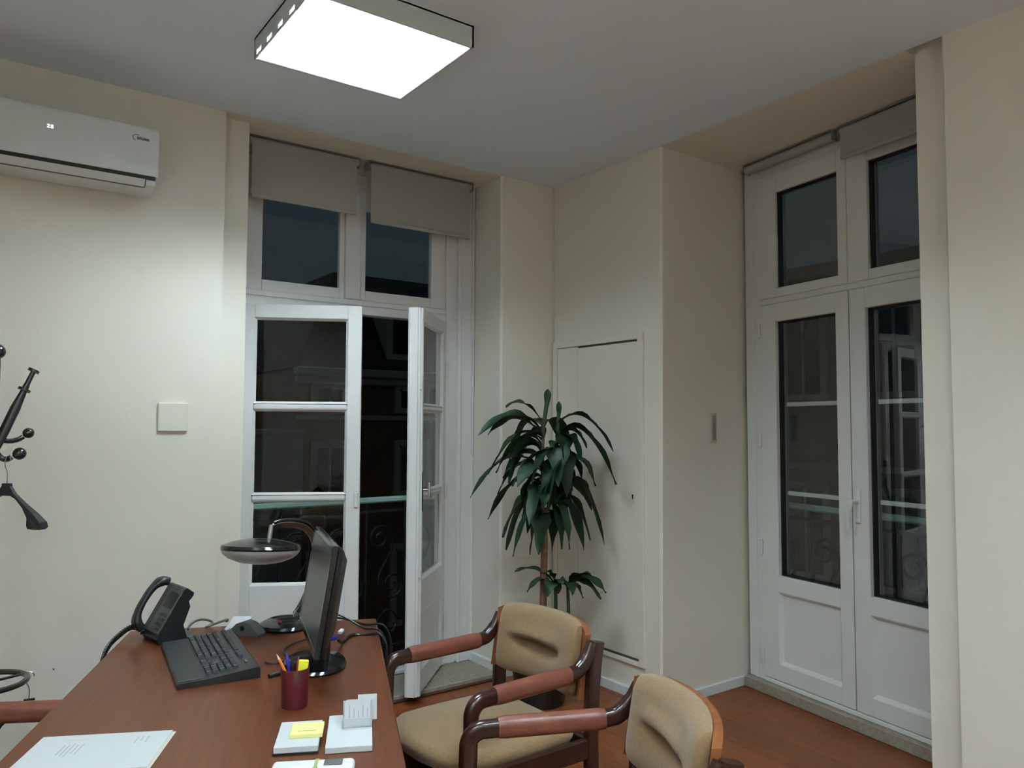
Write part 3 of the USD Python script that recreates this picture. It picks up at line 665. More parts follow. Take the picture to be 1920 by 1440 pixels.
# slips of paper, small device, adapter, desk lamp
t = thing('paper_slip', 'white folded paper slip lying behind the keyboard', 'paper', on(.905, 3.015), -32)
m = bx(-.035, .035, -.080, .080, 0, .0012); m = m.subdivide().subdivide()
m.vertices[:, 2] += .018 * np.clip((m.vertices[:, 1] + .04) / .12, 0, 1) ** 2
part(t, 'sheet', m, 'paper', smooth=True)
part(t, 'print', mv(bx(-.02, .02, -.02, .03, 0, .0006), (0, -.05, .0013)), 'print_grey', smooth=False)
t = thing('tape_dispenser', 'small dark grey desk device with a round hole, beside the keyboard', 'device', on(.905, 2.880), -55)
part(t, 'body', mv(xz_extrude([(-.06, 0), (-.06, .016), (-.035, .04), (-.005, .050), (.024, .042), (.05, .020), (.06, .008), (.06, 0)], -.022, .022)), 'grey_plastic')
part(t, 'hub', cyl((-.008, -.0235, .026), (-.008, .0235, .026), .009), 'black_plastic', label='round black hub')
t = thing('adapter', 'small white cable connector lying on the cables behind the monitor', 'connector', on(1.170, 2.660), 50)
part(t, 'plug', bx(-.022, .016, -.008, .008, .012, .025, .003), 'white_plastic', smooth=False)
part(t, 'tail', tube([(.016, 0, .018), (.05, .004, .012), (.085, .02, .006)], .003, 12, 6), 'black_plastic')
dl = thing('desk_lamp', 'black desk lamp with a round flat head and frosted white underside', 'desk lamp', on(1.060, 2.905), 0)
part(dl, 'base', lathe([(0, 0), (.100, 0), (.104, .008), (.098, .018), (.070, .030), (.030, .036), (0, .037)], 36), 'black_gloss')
part(dl, 'button', mv(cyl((0, 0, 0), (0, 0, .006), .008), (-.045, -.045, .031)), 'red_plastic', label='small red button')
part(dl, 'badge', mv(bx(-.016, .016, -.008, .008, 0, .004), (.038, -.062, .028)), 'paper', smooth=False)
armp = [(.045, .04, .030), (.098, .045, .12), (.118, .035, .22), (.105, .01, .31), (.060, -.02, .365), (.005, -.045, .388), (-.055, -.055, .392), (-.085, -.060, .386)]
part(dl, 'arm', sweep(spline(armp, 40), rrect(.026, .013, .005), upv=(0, 1, 0)), 'gunmetal', label='curved dark metal arm')
part(dl, 'arm_cover', sweep(spline([np.array(q_) + (0.006, -.003, .012) for q_ in armp], 40), rrect(.020, .012, .005), upv=(0, 1, 0)), 'black_gloss')
HEAD = lambda m: mv(m, (-.128, -.07, .325), 0, -4, 4)
part(dl, 'stem', HEAD(cyl((.03, .005, .02), (.035, .005, .072), .008)), 'steel')
part(dl, 'head', HEAD(lathe([(0, .024), (.05, .022), (.10, .013), (.136, 0), (.140, -.010), (.138, -.016), (.10, -.014), (0, -.014)], 44)), 'black_gloss', label='black disc-shaped lamp head')
part(dl, 'diffuser', HEAD(lathe([(0, -.015), (.137, -.0165), (.132, -.030), (.112, -.046), (.075, -.060), (.035, -.067), (0, -.068)], 44)), 'frosted', label='frosted white domed diffuser')
# cables
def cable(name, pts, r, label, m='black_plastic', n=70):
    return top(name, tube(pts, r, n, 7), m, label, 'cable')
z = DZ + .005
cable('cable', [(1.075, 2.47, DZ + .05), (1.11, 2.53, DZ + .02), (1.16, 2.60, z), (1.21, 2.640, z), (1.262, 2.615, z), (1.286, 2.590, z + .004), (1.301, 2.580, z - .02), (1.303, 2.578, .60), (1.303, 2.575, .40), (1.303, 2.575, .15)], .0055, 'black monitor cable running off the right edge of the desk')
cable('cable', [(1.10, 2.62, z), (1.12, 2.77, z + .045), (1.18, 2.83, z + .05), (1.25, 2.76, z + .022), (1.286, 2.68, z + .002), (1.308, 2.640, z + .003), (1.324, 2.632, z - .02), (1.326, 2.630, .58), (1.325, 2.63, .35), (1.325, 2.63, .10)], .004, 'thin black cable looping up behind the monitor before leaving the desk')
cable('cable', [(1.17, 2.875, z), (1.23, 2.865, z + .012), (1.29, 2.80, z + .002), (1.325, 2.72, z + .004), (1.352, 2.690, z + .004), (1.368, 2.683, z - .02), (1.370, 2.68, .58), (1.365, 2.68, .3)], .004, 'thin black cable close to the far right corner of the desk')
cable('cable', [(.742, 3.06, z), (.76, 3.09, z + .012), (.80, 3.10, z + .02), (.83, 3.07, z + .010), (.80, 3.04, z + .004), (.86, 3.06, z + .012), (.89, 3.10, z)], .0045, 'tangled grey cable behind the telephone', 'grey_plastic')
cable('cable', [(.842, 2.50, z), (.875, 2.47, z), (.905, 2.49, z), (.93, 2.58, z), (1.00, 2.66, z), (1.05, 2.68, z)], .0028, 'thin keyboard cable passing behind the monitor foot')
t = thing('video_plug', 'blue plug on the cable behind the monitor', 'plug', on(1.062, 2.505), 20)
part(t, 'shell', bx(-.014, .014, -.020, .012, .040, .054, .003), 'blue_plastic', smooth=False)
part(t, 'tail', tube([(0, .012, .047), (.004, .04, .036), (.01, .07, .012)], .004, 12, 7), 'black_plastic')
# pen cup and its contents
CX, CY = .785, 2.085
t = thing('pen_cup', 'dark red translucent plastic pen cup', 'pen cup', on(CX, CY))
part(t, 'cup', lathe([(0, 0), (.034, 0), (.0355, .003), (.0385, .102), (.0365, .1025), (.0335, .006), (0, .006)], 36), 'cup_plastic')
def stick(name, label, cat, p0, p1, r, m, tip=None, tipm=None):
    o = np.array([CX, CY, DZ]); t = thing(name, label, cat, (CX, CY, DZ))
    p0, p1 = np.array(p0, float), np.array(p1, float)
    part(t, 'barrel', cyl(p0, p1, r, 8), m, smooth=25)
    if tip:
        dd = (p1 - p0) / np.linalg.norm(p1 - p0)
        part(t, tip, sweep(np.array([p1, p1 + dd * .007, p1 + dd * .016]), circ(r, 8), [1, .6, .15]), tipm)
stick('pencil', 'orange pencil leaning out of the pen cup to the left', 'pencil', (.012, -.01, .012), (-.036, .024, .124), .0038, 'orange_paint', 'tip', 'pencil_tip')
stick('pen', 'blue pen standing in the pen cup', 'pen', (.005, .010, .010), (-.012, .028, .120), .0052, 'blue_plastic', 'cap_end', 'blue_plastic')
stick('pen', 'dark pen standing in the pen cup beside the blue pen', 'pen', (.005, .004, .010), (-.002, .018, .113), .005, 'black_plastic', 'cap_end', 'black_plastic')
stick('pen', 'dark red pen standing in the middle of the pen cup', 'pen', (.0, -.008, .010), (.010, .004, .112), .005, 'red_plastic', 'cap_end', 'red_plastic')
t = thing('highlighter', 'bright yellow highlighter standing in the pen cup', 'highlighter', (CX, CY, DZ))
part(t, 'cap', mv(rbox(.027, .013, .11, .004), (.013, -.014, .068), -20, -4, 6), 'yellow_plastic')
t = thing('pen', 'short black pen lying on the desk left of the monitor foot', 'pen', on(.848, 2.36), 12)
part(t, 'barrel', cyl((-.045, 0, .007), (.03, 0, .007), .006), 'black_plastic')
part(t, 'tip', sweep(np.array([(.03, 0, .007), (.04, 0, .006), (.05, 0, .005)]), circ(.006, 10), [1, .6, .2]), 'black_plastic')
# paper sheets
pa = math.degrees(math.atan2(2.085 - 2.224, .487 - .212))
t = thing('paper_sheet', 'white printed sheet of paper at the lower left of the desk', 'paper', (.212, 2.224, DZ), pa)
part(t, 'sheet', bx(0, .297, -.21, 0, .0016, .0024), 'paper', smooth=False)
pr = random.Random(3); lines = []
for k in range(5):
    x = .070 + .010 * k
    lines.append(bx(x, x + .003, -.060 - .05 - pr.uniform(0, .03), -.052 - pr.uniform(0, .012), .0024, .0026))
for k in range(3): lines.append(bx(.225 + k * .012, .228 + k * .012, -.05 - pr.uniform(0, .02), -.03, .0024, .0026))
part(t, 'print', cat_(lines), 'print_grey', smooth=False, label='blurred grey print')
part(t, 'letterhead', bx(.066, .112, -.036, -.028, .0024, .0026), 'cream_paper', smooth=False)
t = thing('paper_sheet', 'cream sheet lying under the white printed sheet', 'paper', (.215, 2.222, DZ), pa - .6)
part(t, 'sheet', bx(.003, .303, -.212, -.003, .0004, .0013), 'cream_paper', smooth=False)
# note pad with sticky pad
na = math.degrees(math.atan2(1.903 - 1.950, .797 - .701))
t = thing('note_pad', 'white note pad lying under the yellow sticky notes', 'note pad', on(.699, 1.942), na)
part(t, 'pad', bx(0, .100, -.158, 0, .004, .018, .001), 'paper', smooth=False)
part(t, 'cover', bx(-.002, .101, -.160, .0, 0, .004), 'black_plastic', smooth=False, label='black back cover')
part(t, 'print', bx(.090, .0915, -.075, -.010, .018, .0183), 'purple_print', smooth=False)
t = thing('sticky_notes', 'pad of yellow sticky notes on the white note pad', 'sticky notes', on(.711, 1.897, DZ + .018), na)
part(t, 'pad', bx(0, .076, -.076, 0, 0, .009, .0005), 'yellow_paper', smooth=False)
m = cat_([bx(.018, .060, -.052, -.022, .009, .0115, .001), mv(bx(.018, .060, -.006, 0, 0, .001), (0, -.050, .012), 0, 25)])
part(t, 'curled_note', m, 'yellow_paper', smooth=False)
# card pad with card holder
ca = -25.5
t = thing('note_pad', 'plain white square note pad lying under the card holder', 'note pad', on(.818, 1.925), ca)
part(t, 'pad', bx(0, .108, -.205, 0, 0, .014, .001), 'paper', smooth=False)
hz = DZ + .014
t = thing('card_holder', 'clear grey card holder standing on the plain white note pad', 'card holder', on(.832, 1.872, hz), ca)
part(t, 'tray', cat_([bx(0, .072, -.052, -.049, 0, .024, .001), bx(0, .072, -.052, -.005, 0, .003), bx(0, .003, -.052, -.012, 0, .016), bx(.069, .072, -.052, -.012, 0, .016), mv(bx(0, .072, -.0015, .0015, 0, .05), (0, -.008, 0), 0, -14)]), 'clear_plastic', smooth=False)
t = thing('business_cards', 'stack of white printed business cards in the clear holder', 'business cards', on(.832, 1.872, hz + .003), ca)
for k in range(6):
    part(t, 'card', mv(bx(.001 + .0009 * k, .064 + .0009 * k, -.0008, .0008, 0, .052), (.003, -.044 + .0052 * k, 0), 0, -22), 'paper', smooth=False)
part(t, 'print', cat_([mv(bx(.012 + .011 * k, .015 + .011 * k, -.0012, -.0008, .012, .046 - .006 * (k % 3)), (.003, -.044, 0), 0, -22) for k in range(5)]), 'print_grey', smooth=False)
part(t, 'tall_card', mv(bx(.030, .078, -.0008, .0008, 0, .060), (.006, -.010, 0), 0, -20), 'paper', smooth=False)
# remote control
ra = math.degrees(math.atan2(1.690 - 1.747, .755 - .645)) - 1
t = thing('remote_control', 'white remote control with a small grey display at the bottom edge', 'remote control', on(.602, 1.722), ra)
part(t, 'body', rbox(.178, .048, .022, .010, loc=(.089, -.020, .011)), 'white_plastic')
part(t, 'display', bx(.112, .152, -.036, -.006, .0215, .0232, .0006), 'grey_plastic', smooth=False, label='grey display')
part(t, 'band', bx(.090, .100, -.043, .003, .008, .0226, .002), 'green_plastic', smooth=False, label='greenish band')
for k in range(3): part(t, 'button', bx(.030 + .018 * k, .042 + .018 * k, -.028, -.012, .0215, .0235, .001), 'white_plastic', smooth=False)

# ------------------------------------------------------------------ potted plant
PX, PY = 2.66, 3.40
pl = thing('potted_plant', 'tall dracaena with long drooping dark green leaves in a black pot', 'plant', (PX, PY, 0))
part(pl, 'pot', lathe([(0, 0), (.125, 0), (.13, .008), (.172, .29), (.178, .31), (.172, .315), (.160, .30), (.152, .27), (0, .27)], 36), 'pot')
part(pl, 'soil', lathe([(0, .262), (.15, .262), (.153, .272), (.08, .284), (0, .288)], 24), 'soil')
def cane(name, pts, r, m, taper=.8, k=10):
    return part(pl, name, tube(pts, r, 30, k, np.linspace(1, taper, 30)), m)
cane('trunk', [(.008, -.006, .27), (.011, -.008, .476), (.015, -.011, .75), (.017, -.013, .95), (.016, -.012, 1.05)], .0215, 'cane', .86)
cane('stem', [(.010, -.008, 1.02), (.008, -.006, 1.20), (.007, -.006, 1.32), (.012, -.010, 1.50), (.026, -.021, 1.64)], .0115, 'green_stem', .8)
cane('stem', [(.018, -.013, 1.02), (.050, -.04, 1.12), (.063, -.049, 1.25), (.072, -.056, 1.45), (.078, -.061, 1.58)], .0115, 'green_stem', .8)
cane('stem', [(.060, -.045, .27), (.066, -.051, .50), (.063, -.049, .66)], .013, 'green_stem', .7)
cane('stem', [(.118, -.090, .27), (.121, -.094, .477), (.116, -.091, .63)], .011, 'green_stem', .8)
def leaf(p0, p2, wmul, sag=.10, wbase=.040, seed=0):
    p0, p2 = np.array(p0, float), np.array(p2, float); r = random.Random(seed)
    d = p2 - p0; h = np.array([d[0], d[1], 0]); hl = np.linalg.norm(h) + 1e-6
    p1 = p0 + h * r.uniform(.38, .55) + np.array([0, 0, max(.02, .42 * hl + .12 * d[2]) + sag * .5])
    n = 14; t_ = np.linspace(0, 1, n)[:, None]
    c = (1 - t_) ** 2 * p0 + 2 * t_ * (1 - t_) * p1 + t_ ** 2 * p2
    T = np.gradient(c, axis=0); T /= np.linalg.norm(T, axis=1, keepdims=True)
    side = np.cross(T, [0, 0, 1.0]); sl = np.linalg.norm(side, axis=1, keepdims=True); hs_ = np.array([-h[1], h[0], 0]) / hl
    side = np.where(sl > .2, side / np.maximum(sl, 1e-6), -hs_); nrm = np.cross(side, T)
    tw = np.linspace(0, r.uniform(-.9, .9), n)[:, None]
    side, nrm = side * np.cos(tw) + nrm * np.sin(tw), -side * np.sin(tw) + nrm * np.cos(tw)
    tt = np.linspace(0, 1, n); w = wbase * wmul * (.22 + .78 * np.sin(np.clip(tt * 1.18, 0, 1) ** .8 * math.pi * .5)) * np.clip((1 - tt) / .45, 0, 1) ** .7
    w = np.maximum(w, .0012) * (1 + .12 * np.sin(tt * 17 + seed))
    wav = (.006 * np.sin(tt * 14 + seed * 1.7))[:, None]
    L, R = c + side * w[:, None] + nrm * (.35 * w[:, None] + wav), c - side * w[:, None] + nrm * (.35 * w[:, None] - wav)
    V = np.empty((n * 3, 3)); V[0::3], V[1::3], V[2::3] = L, c, R; F = []
    for i in range(n - 1):
        for j in (0, 1):
            a = i * 3 + j; F += [(a, a + 3, a + 4), (a, a + 4, a + 1)]
    top_ = V + 0; nb = len(V)
    nv_ = np.repeat(nrm, 3, axis=0) * .0012
    V2 = np.vstack([V, V - nv_]); F2 = F + [(c_ + nb, b_ + nb, a_ + nb) for a_, b_, c_ in F]
    for i in range(n - 1):
        a = i * 3; F2 += [(a, a + nb, a + 3 + nb), (a, a + 3 + nb, a + 3), (a + 2, a + 5, a + 5 + nb), (a + 2, a + 5 + nb, a + 2 + nb)]
    return trimesh.Trimesh(V2, F2, process=False)
LEAVES = [(0.002, -0.002, 1.531, -0.211, 0.04, 1.602, 0.35), (0.006, -0.005, 1.467, -0.311, 0.159, 1.447, 0.8), (0.008, -0.006, 1.452, -0.247, 0.157, 1.451, 0.7), (0.006, -0.005, 1.418, -0.264, 0.13, 1.234, 0.6), (0.006, -0.005, 1.398, -0.236, 0.094, 1.244, 0.6), (0.006, -0.005, 1.261, -0.322, 0.217, 1.104, 0.45), (0.006, -0.005, 1.241, -0.142, 0.211, 1.115, 0.6), (0.007, -0.005, 1.163, -0.216, 0.199, 0.982, 0.55), (0.014, -0.011, 1.105, -0.128, 0.15, 0.81, 1.1), (0.018, -0.014, 1.027, -0.18, 0.011, 0.799, 0.8), (0.018, -0.014, 1.007, -0.059, 0.02, 0.796, 0.8), (0.022, -0.017, 1.007, -0.062, -0.063, 0.808, 1.1), (0.072, -0.056, 1.507, 0.276, -0.289, 1.363, 0.7), (0.084, -0.066, 1.458, 0.281, -0.304, 1.185, 1.5), (0.088, -0.069, 1.418, 0.108, -0.217, 1.306, 1.1), (0.099, -0.078, 1.281, 0.292, -0.126, 1.164, 0.9), (0.099, -0.078, 1.203, 0.313, -0.175, 0.842, 0.9), (0.076, -0.06, 1.066, 0.22, -0.109, 0.812, 0.9), (0.076, -0.06, 1.105, 0.247, -0.132, 0.867, 0.6), (0.061, -0.048, 1.047, 0.055, -0.183, 0.841, 0.7), (0.061, -0.048, 1.037, 0.041, -0.133, 0.836, 0.6), (0.045, -0.035, 1.027, 0.051, -0.036, 0.803, 0.7), (0.006, -0.005, 1.379, -0.107, 0.123, 1.239, 1.2), (0.01, -0.008, 1.349, -0.065, 0.13, 1.316, 1.0), (0.01, -0.008, 1.3, -0.124, 0.185, 1.206, 0.8), (0.014, -0.011, 1.241, -0.183, -0.031, 1.173, 1.0), (0.014, -0.011, 1.202, -0.087, 0.065, 1.045, 1.0), (0.018, -0.014, 1.163, -0.038, 0.049, 1.005, 1.2), (0.076, -0.059, 1.399, 0.027, -0.058, 1.204, 1.3), (0.084, -0.066, 1.379, 0.004, -0.148, 1.173, 1.4), (0.088, -0.069, 1.35, 0.091, -0.118, 1.109, 1.3), (0.076, -0.06, 1.301, -0.055, -0.13, 1.061, 1.3), (0.084, -0.066, 1.281, 0.192, -0.045, 1.138, 1.1), (0.076, -0.06, 1.242, 0.149, -0.034, 1.001, 1.2), (0.088, -0.069, 1.438, 0.188, -0.17, 1.38, 1.0), (0.08, -0.063, 1.448, 0.054, -0.147, 1.285, 1.2), (0.014, -0.011, 1.438, -0.018, 0.111, 1.376, 1.0), (0.076, -0.06, 1.203, 0.054, -0.056, 0.99, 1.2), (0.014, -0.011, 1.124, 0.018, 0.074, 0.9, 1.2), (0.088, -0.069, 1.32, 0.224, -0.098, 1.18, 1.0)]
LOW = [(0.065, -0.051, 0.63, -0.129, 0.065, 0.705, 0.5), (0.065, -0.051, 0.621, -0.085, 0.009, 0.6, 0.7), (0.065, -0.051, 0.64, 0.023, -0.033, 0.709, 0.5), (0.115, -0.09, 0.621, 0.254, -0.252, 0.599, 0.9), (0.116, -0.091, 0.626, 0.169, -0.247, 0.689, 0.9), (0.116, -0.091, 0.617, 0.216, -0.251, 0.57, 0.5), (0.115, -0.09, 0.621, 0.201, -0.124, 0.554, 0.7), (0.115, -0.09, 0.621, 0.065, -0.193, 0.598, 0.9), (0.065, -0.051, 0.621, -0.047, -0.105, 0.582, 0.7), (0.065, -0.051, 0.635, 0.072, -0.065, 0.584, 0.6), (0.065, -0.051, 0.63, 0.055, -0.131, 0.645, 0.5), (0.116, -0.091, 0.631, 0.16, -0.156, 0.684, 0.6)]
for i, l in enumerate(LEAVES): part(pl, 'leaf', leaf(l[:3], l[3:6], l[6] ** .6, .10, .056, i), 'leaf', smooth=50)
for i, l in enumerate(LOW): part(pl, 'leaf', leaf(l[:3], l[3:6], l[6] ** .6, .05, .050, 60 + i), 'leaf', smooth=50)
rl_ = random.Random(11)
for i in range(16):
    an_ = rl_.uniform(0, 2 * math.pi); z_ = rl_.uniform(1.06, 1.50); rr_ = rl_.uniform(.14, .27); side_ = i % 2
    b_ = (.010, -.008) if side_ else (.070, -.055)
    part(pl, 'leaf', leaf((b_[0], b_[1], z_), (min(b_[0] + rr_ * math.cos(an_), .34), min(b_[1] + rr_ * math.sin(an_), .34), z_ - rl_.uniform(.02, .26)), rl_.uniform(.7, 1.1), .10, .054, 200 + i), 'leaf', smooth=50)
def spear(p0, p1, w):
    c = spline([p0, (np.array(p0) + p1) / 2 + (.004, 0, 0), p1], 12)
    return sweep(c, circ(w, 8, w * .45), np.interp(np.linspace(0, 1, 12), [0, .45, .72, .85, .95, 1], [.35, .45, .85, 1.0, .7, .12]), upv=(1, 0, 0))
part(pl, 'spear_leaf', spear((.016, -.013, 1.52), (.030, -.024, 1.706), .031), 'leaf', 50, label='upright young leaf spear')
part(pl, 'spear_leaf', spear((.072, -.056, 1.47), (.079, -.062, 1.636), .024), 'leaf', 50, label='upright young leaf spear')

# ------------------------------------------------------------------ coat rack and hangers
KX, KY = .130, 3.30
ck = thing('coat_rack', 'dark bentwood coat rack with ball-tipped hooks at the left edge', 'coat rack', (KX, KY, 0))
part(ck, 'pole', lathe([(0, .03), (.020, .03), (.021, .5), (.020, 1.2), (.016, 1.45), (.012, 1.62), (.011, 1.735), (0, 1.735)], 18), 'dark_lacquer')
part(ck, 'finial', ball((0, 0, 1.758), .027), 'dark_lacquer', label='ball on top of the pole')
for k in range(4):
    a = math.radians(25 + 90 * k); c_, s_ = math.cos(a), math.sin(a); R = lambda r, z: (r * c_, r * s_, z)
    part(ck, 'leg', tube([R(.012, .42), R(.05, .25), R(.15, .10), R(.25, .03), R(.285, .014)], .014, 24, 8), 'dark_lacquer')
part(ck, 'umbrella_ring', tube([(.128 * math.cos(a), .128 * math.sin(a), .600) for a in np.linspace(0, 2 * math.pi, 40, endpoint=False)], .010, 40, 8, closed=True), 'dark_lacquer', label='horizontal wooden ring for umbrellas')
for k in range(2):
    a = math.radians(20 + 90 * k); part(ck, 'ring_spoke', cyl((-.125 * math.cos(a), -.125 * math.sin(a), .600), (.125 * math.cos(a), .125 * math.sin(a), .600), .005, 8), 'dark_lacquer')
for k in range(3):
    a = math.radians(4 + 120 * k); c_, s_ = math.cos(a), math.sin(a); R = lambda r, z: np.array([r * c_, r * s_, z])
    hk = part(ck, 'hook', sweep(np.array([R(.000, 1.40), R(.030, 1.475), R(.060, 1.555), R(.085, 1.620), R(.088, 1.628), R(.090, 1.634), R(.096, 1.650), R(.112, 1.690), R(.113, 1.693)]), circ(.020, 12), [.7, .85, .85, .55, .55, .55, .45, .42, .4]), 'dark_lacquer')
    dd = np.array([.42 * c_, .42 * s_, .907]); dd /= np.linalg.norm(dd)
    for p_, r_ in ((R(.086, 1.624), .021), (R(.113, 1.694), .019)):
        part(hk, 'collar', cyl(p_ - dd * .005, p_ + dd * .005, r_, 16), 'dark_lacquer')
    low = part(ck, 'hook', tube([R(.004, 1.47), R(.022, 1.445), R(.055, 1.440), R(.088, 1.455)], .009, 20, 8), 'dark_lacquer')
    part(low, 'hook_ball', ball(R(.104, 1.468), .019), 'dark_lacquer')
    a2 = a - .35; c_, s_ = math.cos(a2), math.sin(a2)
    low = part(ck, 'hook', tube([R(.008, 1.43), R(.012, 1.395), R(.032, 1.376), R(.056, 1.384)], .010, 20, 8), 'dark_lacquer')
    part(low, 'hook_ball', ball(R(.080, 1.395), .022), 'dark_lacquer')
def hanger(label, loc, rz):
    t = thing('coat_hanger', label, 'coat hanger', loc, rz, sc=.78)
    Rr = [(.022, 0), (.024, -.012), (.05, -.045), (.10, -.085), (.16, -.130), (.20, -.168), (.206, -.190), (.195, -.200), (.135, -.198), (.128, -.185), (.128, -.150), (.10, -.105), (.06, -.068), (.03, -.055)]
    poly = Polygon([(-x, y) for x, y in Rr[::-1]] + Rr)
    m = extrude(poly.buffer(.006).buffer(-.006), .014); Vv = m.vertices.copy(); m = m.subdivide(); Vv = m.vertices.copy()
    yy = Vv[:, 2] - .007; yy = yy * (1 + 1.6 * np.clip(np.abs(Vv[:, 0]) / .2, 0, 1) ** 1.5) + .5 * (Vv[:, 0] ** 2)
    m.vertices = np.stack([Vv[:, 0], yy, Vv[:, 1]], 1)
    if m.volume < 0: m.invert()
    part(t, 'shoulders', m, 'black_plastic')
    part(t, 'hook', tube([(0, 0, -.01), (0, 0, .03), (-.004, 0, .055), (-.014, 0, .075), (-.014, 0, .105), (-.002, 0, .122), (.012, 0, .115), (.016, 0, .100)], .0021, 40, 6), 'steel', label='thin wire hook')
    return t
h1 = hanger('black coat hanger hanging from the lowest hook of the coat rack', (.172, 3.262, 1.292), -54)
hanger('black coat hanger hanging low on the ring of the coat rack', (.268, 3.330, .512), -10)

# ------------------------------------------------------------------ balconies
def scroll(cx, cz, r, turns, flip, y=0, k=1):
    a = np.linspace(0, 2 * math.pi * turns, int(22 * turns)); rr = r * (1 - a / a[-1] * .82)
    x = cx + flip * rr * np.cos(a); zz = cz + k * rr * np.sin(a)
    return np.stack([x, np.full(len(a), y), zz], 1)
def railing(name, label, loc, rz, L, ret):
    t = thing(name, label, 'railing', loc, rz)
    part(t, 'handrail', bx(-.03, L + .03, -.022, .022, 1.025, 1.062, .010), 'teal_rail', label='pale teal handrail')
    part(t, 'rail', bx(0, L, -.010, .010, .965, .982), 'iron', smooth=False)
    part(t, 'rail', bx(0, L, -.010, .010, .10, .118), 'iron', smooth=False)
    n = max(2, round(L / .27)); s = L / n
    for i in range(n + 1):
        part(t, 'baluster', cyl((i * s, 0, .0), (i * s, 0, 1.03), .011, 8), 'iron')
    for i in range(n):
        c = (i + .5) * s
        part(t, 'scroll', cat_([sweep(scroll(c - .045, .80, .085, 1.6, f, 0, k_), circ(.008, 6)) for f, k_ in ((1, 1),)] + [sweep(scroll(c + .045, .50, .095, 1.6, -1, 0, -1), circ(.008, 6)), tube([(c + .04, 0, .80), (c + .02, 0, .68), (c - .05, 0, .55), (c - .05, 0, .50)], .008, 14, 6), tube([(c - .10, 0, .12), (c - .06, 0, .26), (c + .02, 0, .34), (c + .08, 0, .28), (c + .05, 0, .20), (c + .01, 0, .22)], .007, 18, 6)]), 'iron')
    for x_ in (0, L):
        part(t, 'return_rail', bx(x_ - .02, x_ + .02, -ret, 0, 1.025, 1.062, .008), 'teal_rail')
        for k_ in (1,):
            part(t, 'baluster', cyl((x_, -ret * .5, 0), (x_, -ret * .5, 1.03), .010, 8), 'iron')
    return t
railing('balcony_railing', 'wrought iron scroll railing with teal handrail outside the open French window', (1.05, 4.560, -.02), 0, 1.95, .24)
top('balcony_floor', bx(.95, 3.10, 4.311, 4.66, -.20, -.021), 'balcony_stone', 'narrow stone balcony slab outside the open French window', 'balcony', smooth=False)
o2 = D2 + NV * .325 + np.array([0, 0, -.02]) + DV * .10
railing('balcony_railing', 'wrought iron scroll railing with teal handrail outside the white balcony door', tuple(o2), RZ2, 1.95, .20)
t = thing('balcony_floor', 'narrow stone balcony slab outside the white balcony door', 'balcony', tuple(D2 + NV * .19), RZ2)
part(t, 'slab', bx(-.25, 2.2, 0, .25, -.20, -.021), 'balcony_stone', smooth=False)

# ------------------------------------------------------------------ the street outside
top('street', bx(-20, 60, 4.8, 60, -6.6, -6.5), 'street_asphalt', 'dark asphalt street far below the windows', 'street', 'structure', smooth=False)
def far_window(t, ax, pos, c, z0, z1, w, shutters, zs=0):
    """ax 'y': facade at y=pos seen from -y; ax 'x': facade at x=pos seen from -x"""
    def B(a0, a1, d0, d1, zz0, zz1):
        return bx(a0, a1, pos - d1, pos - d0, zz0, zz1) if ax == 'y' else bx(pos - d1, pos - d0, a0, a1, zz0, zz1)
    f = part(t, 'window', cat_([B(c - w / 2 - .12, c - w / 2, -.04, .07, z0 - .1, z1 + .12), B(c + w / 2, c + w / 2 + .12, -.04, .07, z0 - .1, z1 + .12), B(c - w / 2, c + w / 2, -.04, .07, z1, z1 + .12), B(c - w / 2 - .16, c + w / 2 + .16, -.04, .12, z0 - .12, z0)]), 'stone_trim', smooth=False)
    part(f, 'pane', B(c - w / 2, c + w / 2, -.02, .01, z0, z1), 'far_glass', smooth=False)
    part(f, 'sash', cat_([B(c - .03, c + .03, .0, .04, z0, z1), B(c - w / 2, c - w / 2 + .05, 0, .04, z0, z1), B(c + w / 2 - .05, c + w / 2, 0, .04, z0, z1), B(c - w / 2, c + w / 2, 0, .04, z1 - .05, z1)]), 'stone_trim', smooth=False)
    if shutters:
        for s in (-1, 1):
            part(f, 'shutter', cat_([B(c + s * (w * .25) - w * .2, c + s * (w * .25) + w * .2, .012, .03, z0 + .02, z1 - .03)] + [B(c + s * (w * .25) - w * .17, c + s * (w * .25) + w * .17, .03, .045, z0 + .06 + k * .12, z0 + .13 + k * .12) for k in range(int((z1 - z0 - .15) / .12))]), 'shutter', smooth=False)
b1 = thing('apartment_building', 'reddish plastered building across the street, seen through the open window', 'building', (0, 0, 0))
part(b1, 'wall', bx(5.98, 15.0, 16.0, 24, -6.5, 2.72), 'facade_red', smooth=False)
part(b1, 'cornice', cat_([bx(5.85, 15.1, 15.72, 16.0, 2.56, 2.74, .03), bx(5.9, 15.05, 15.85, 16.0, 2.40, 2.56, .03)]), 'stone_trim', smooth=False)
part(b1, 'string_course', bx(5.95, 15.0, 15.9, 16.0, 1.62, 1.72), 'stone_trim', smooth=False)
roof = trimesh.convex.convex_hull(np.array([(5.9, 15.8, 2.74), (15.1, 15.8, 2.74), (15.1, 24, 2.74), (5.9, 24, 2.74), (7.4, 17.6, 5.2), (15.1, 17.6, 5.2), (15.1, 22, 5.2), (7.4, 22, 5.2)]))
part(b1, 'roof', roof, 'roof_tile', smooth=False)
dm = part(b1, 'dormer', cat_([bx(8.05, 8.95, 16.0, 17.4, 3.0, 4.3), bx(7.98, 9.02, 15.95, 17.4, 4.3, 4.42)]), 'stone_trim', smooth=False)
part(dm, 'pane', bx(8.2, 8.8, 15.985, 16.0, 3.15, 4.1), 'far_glass', smooth=False)
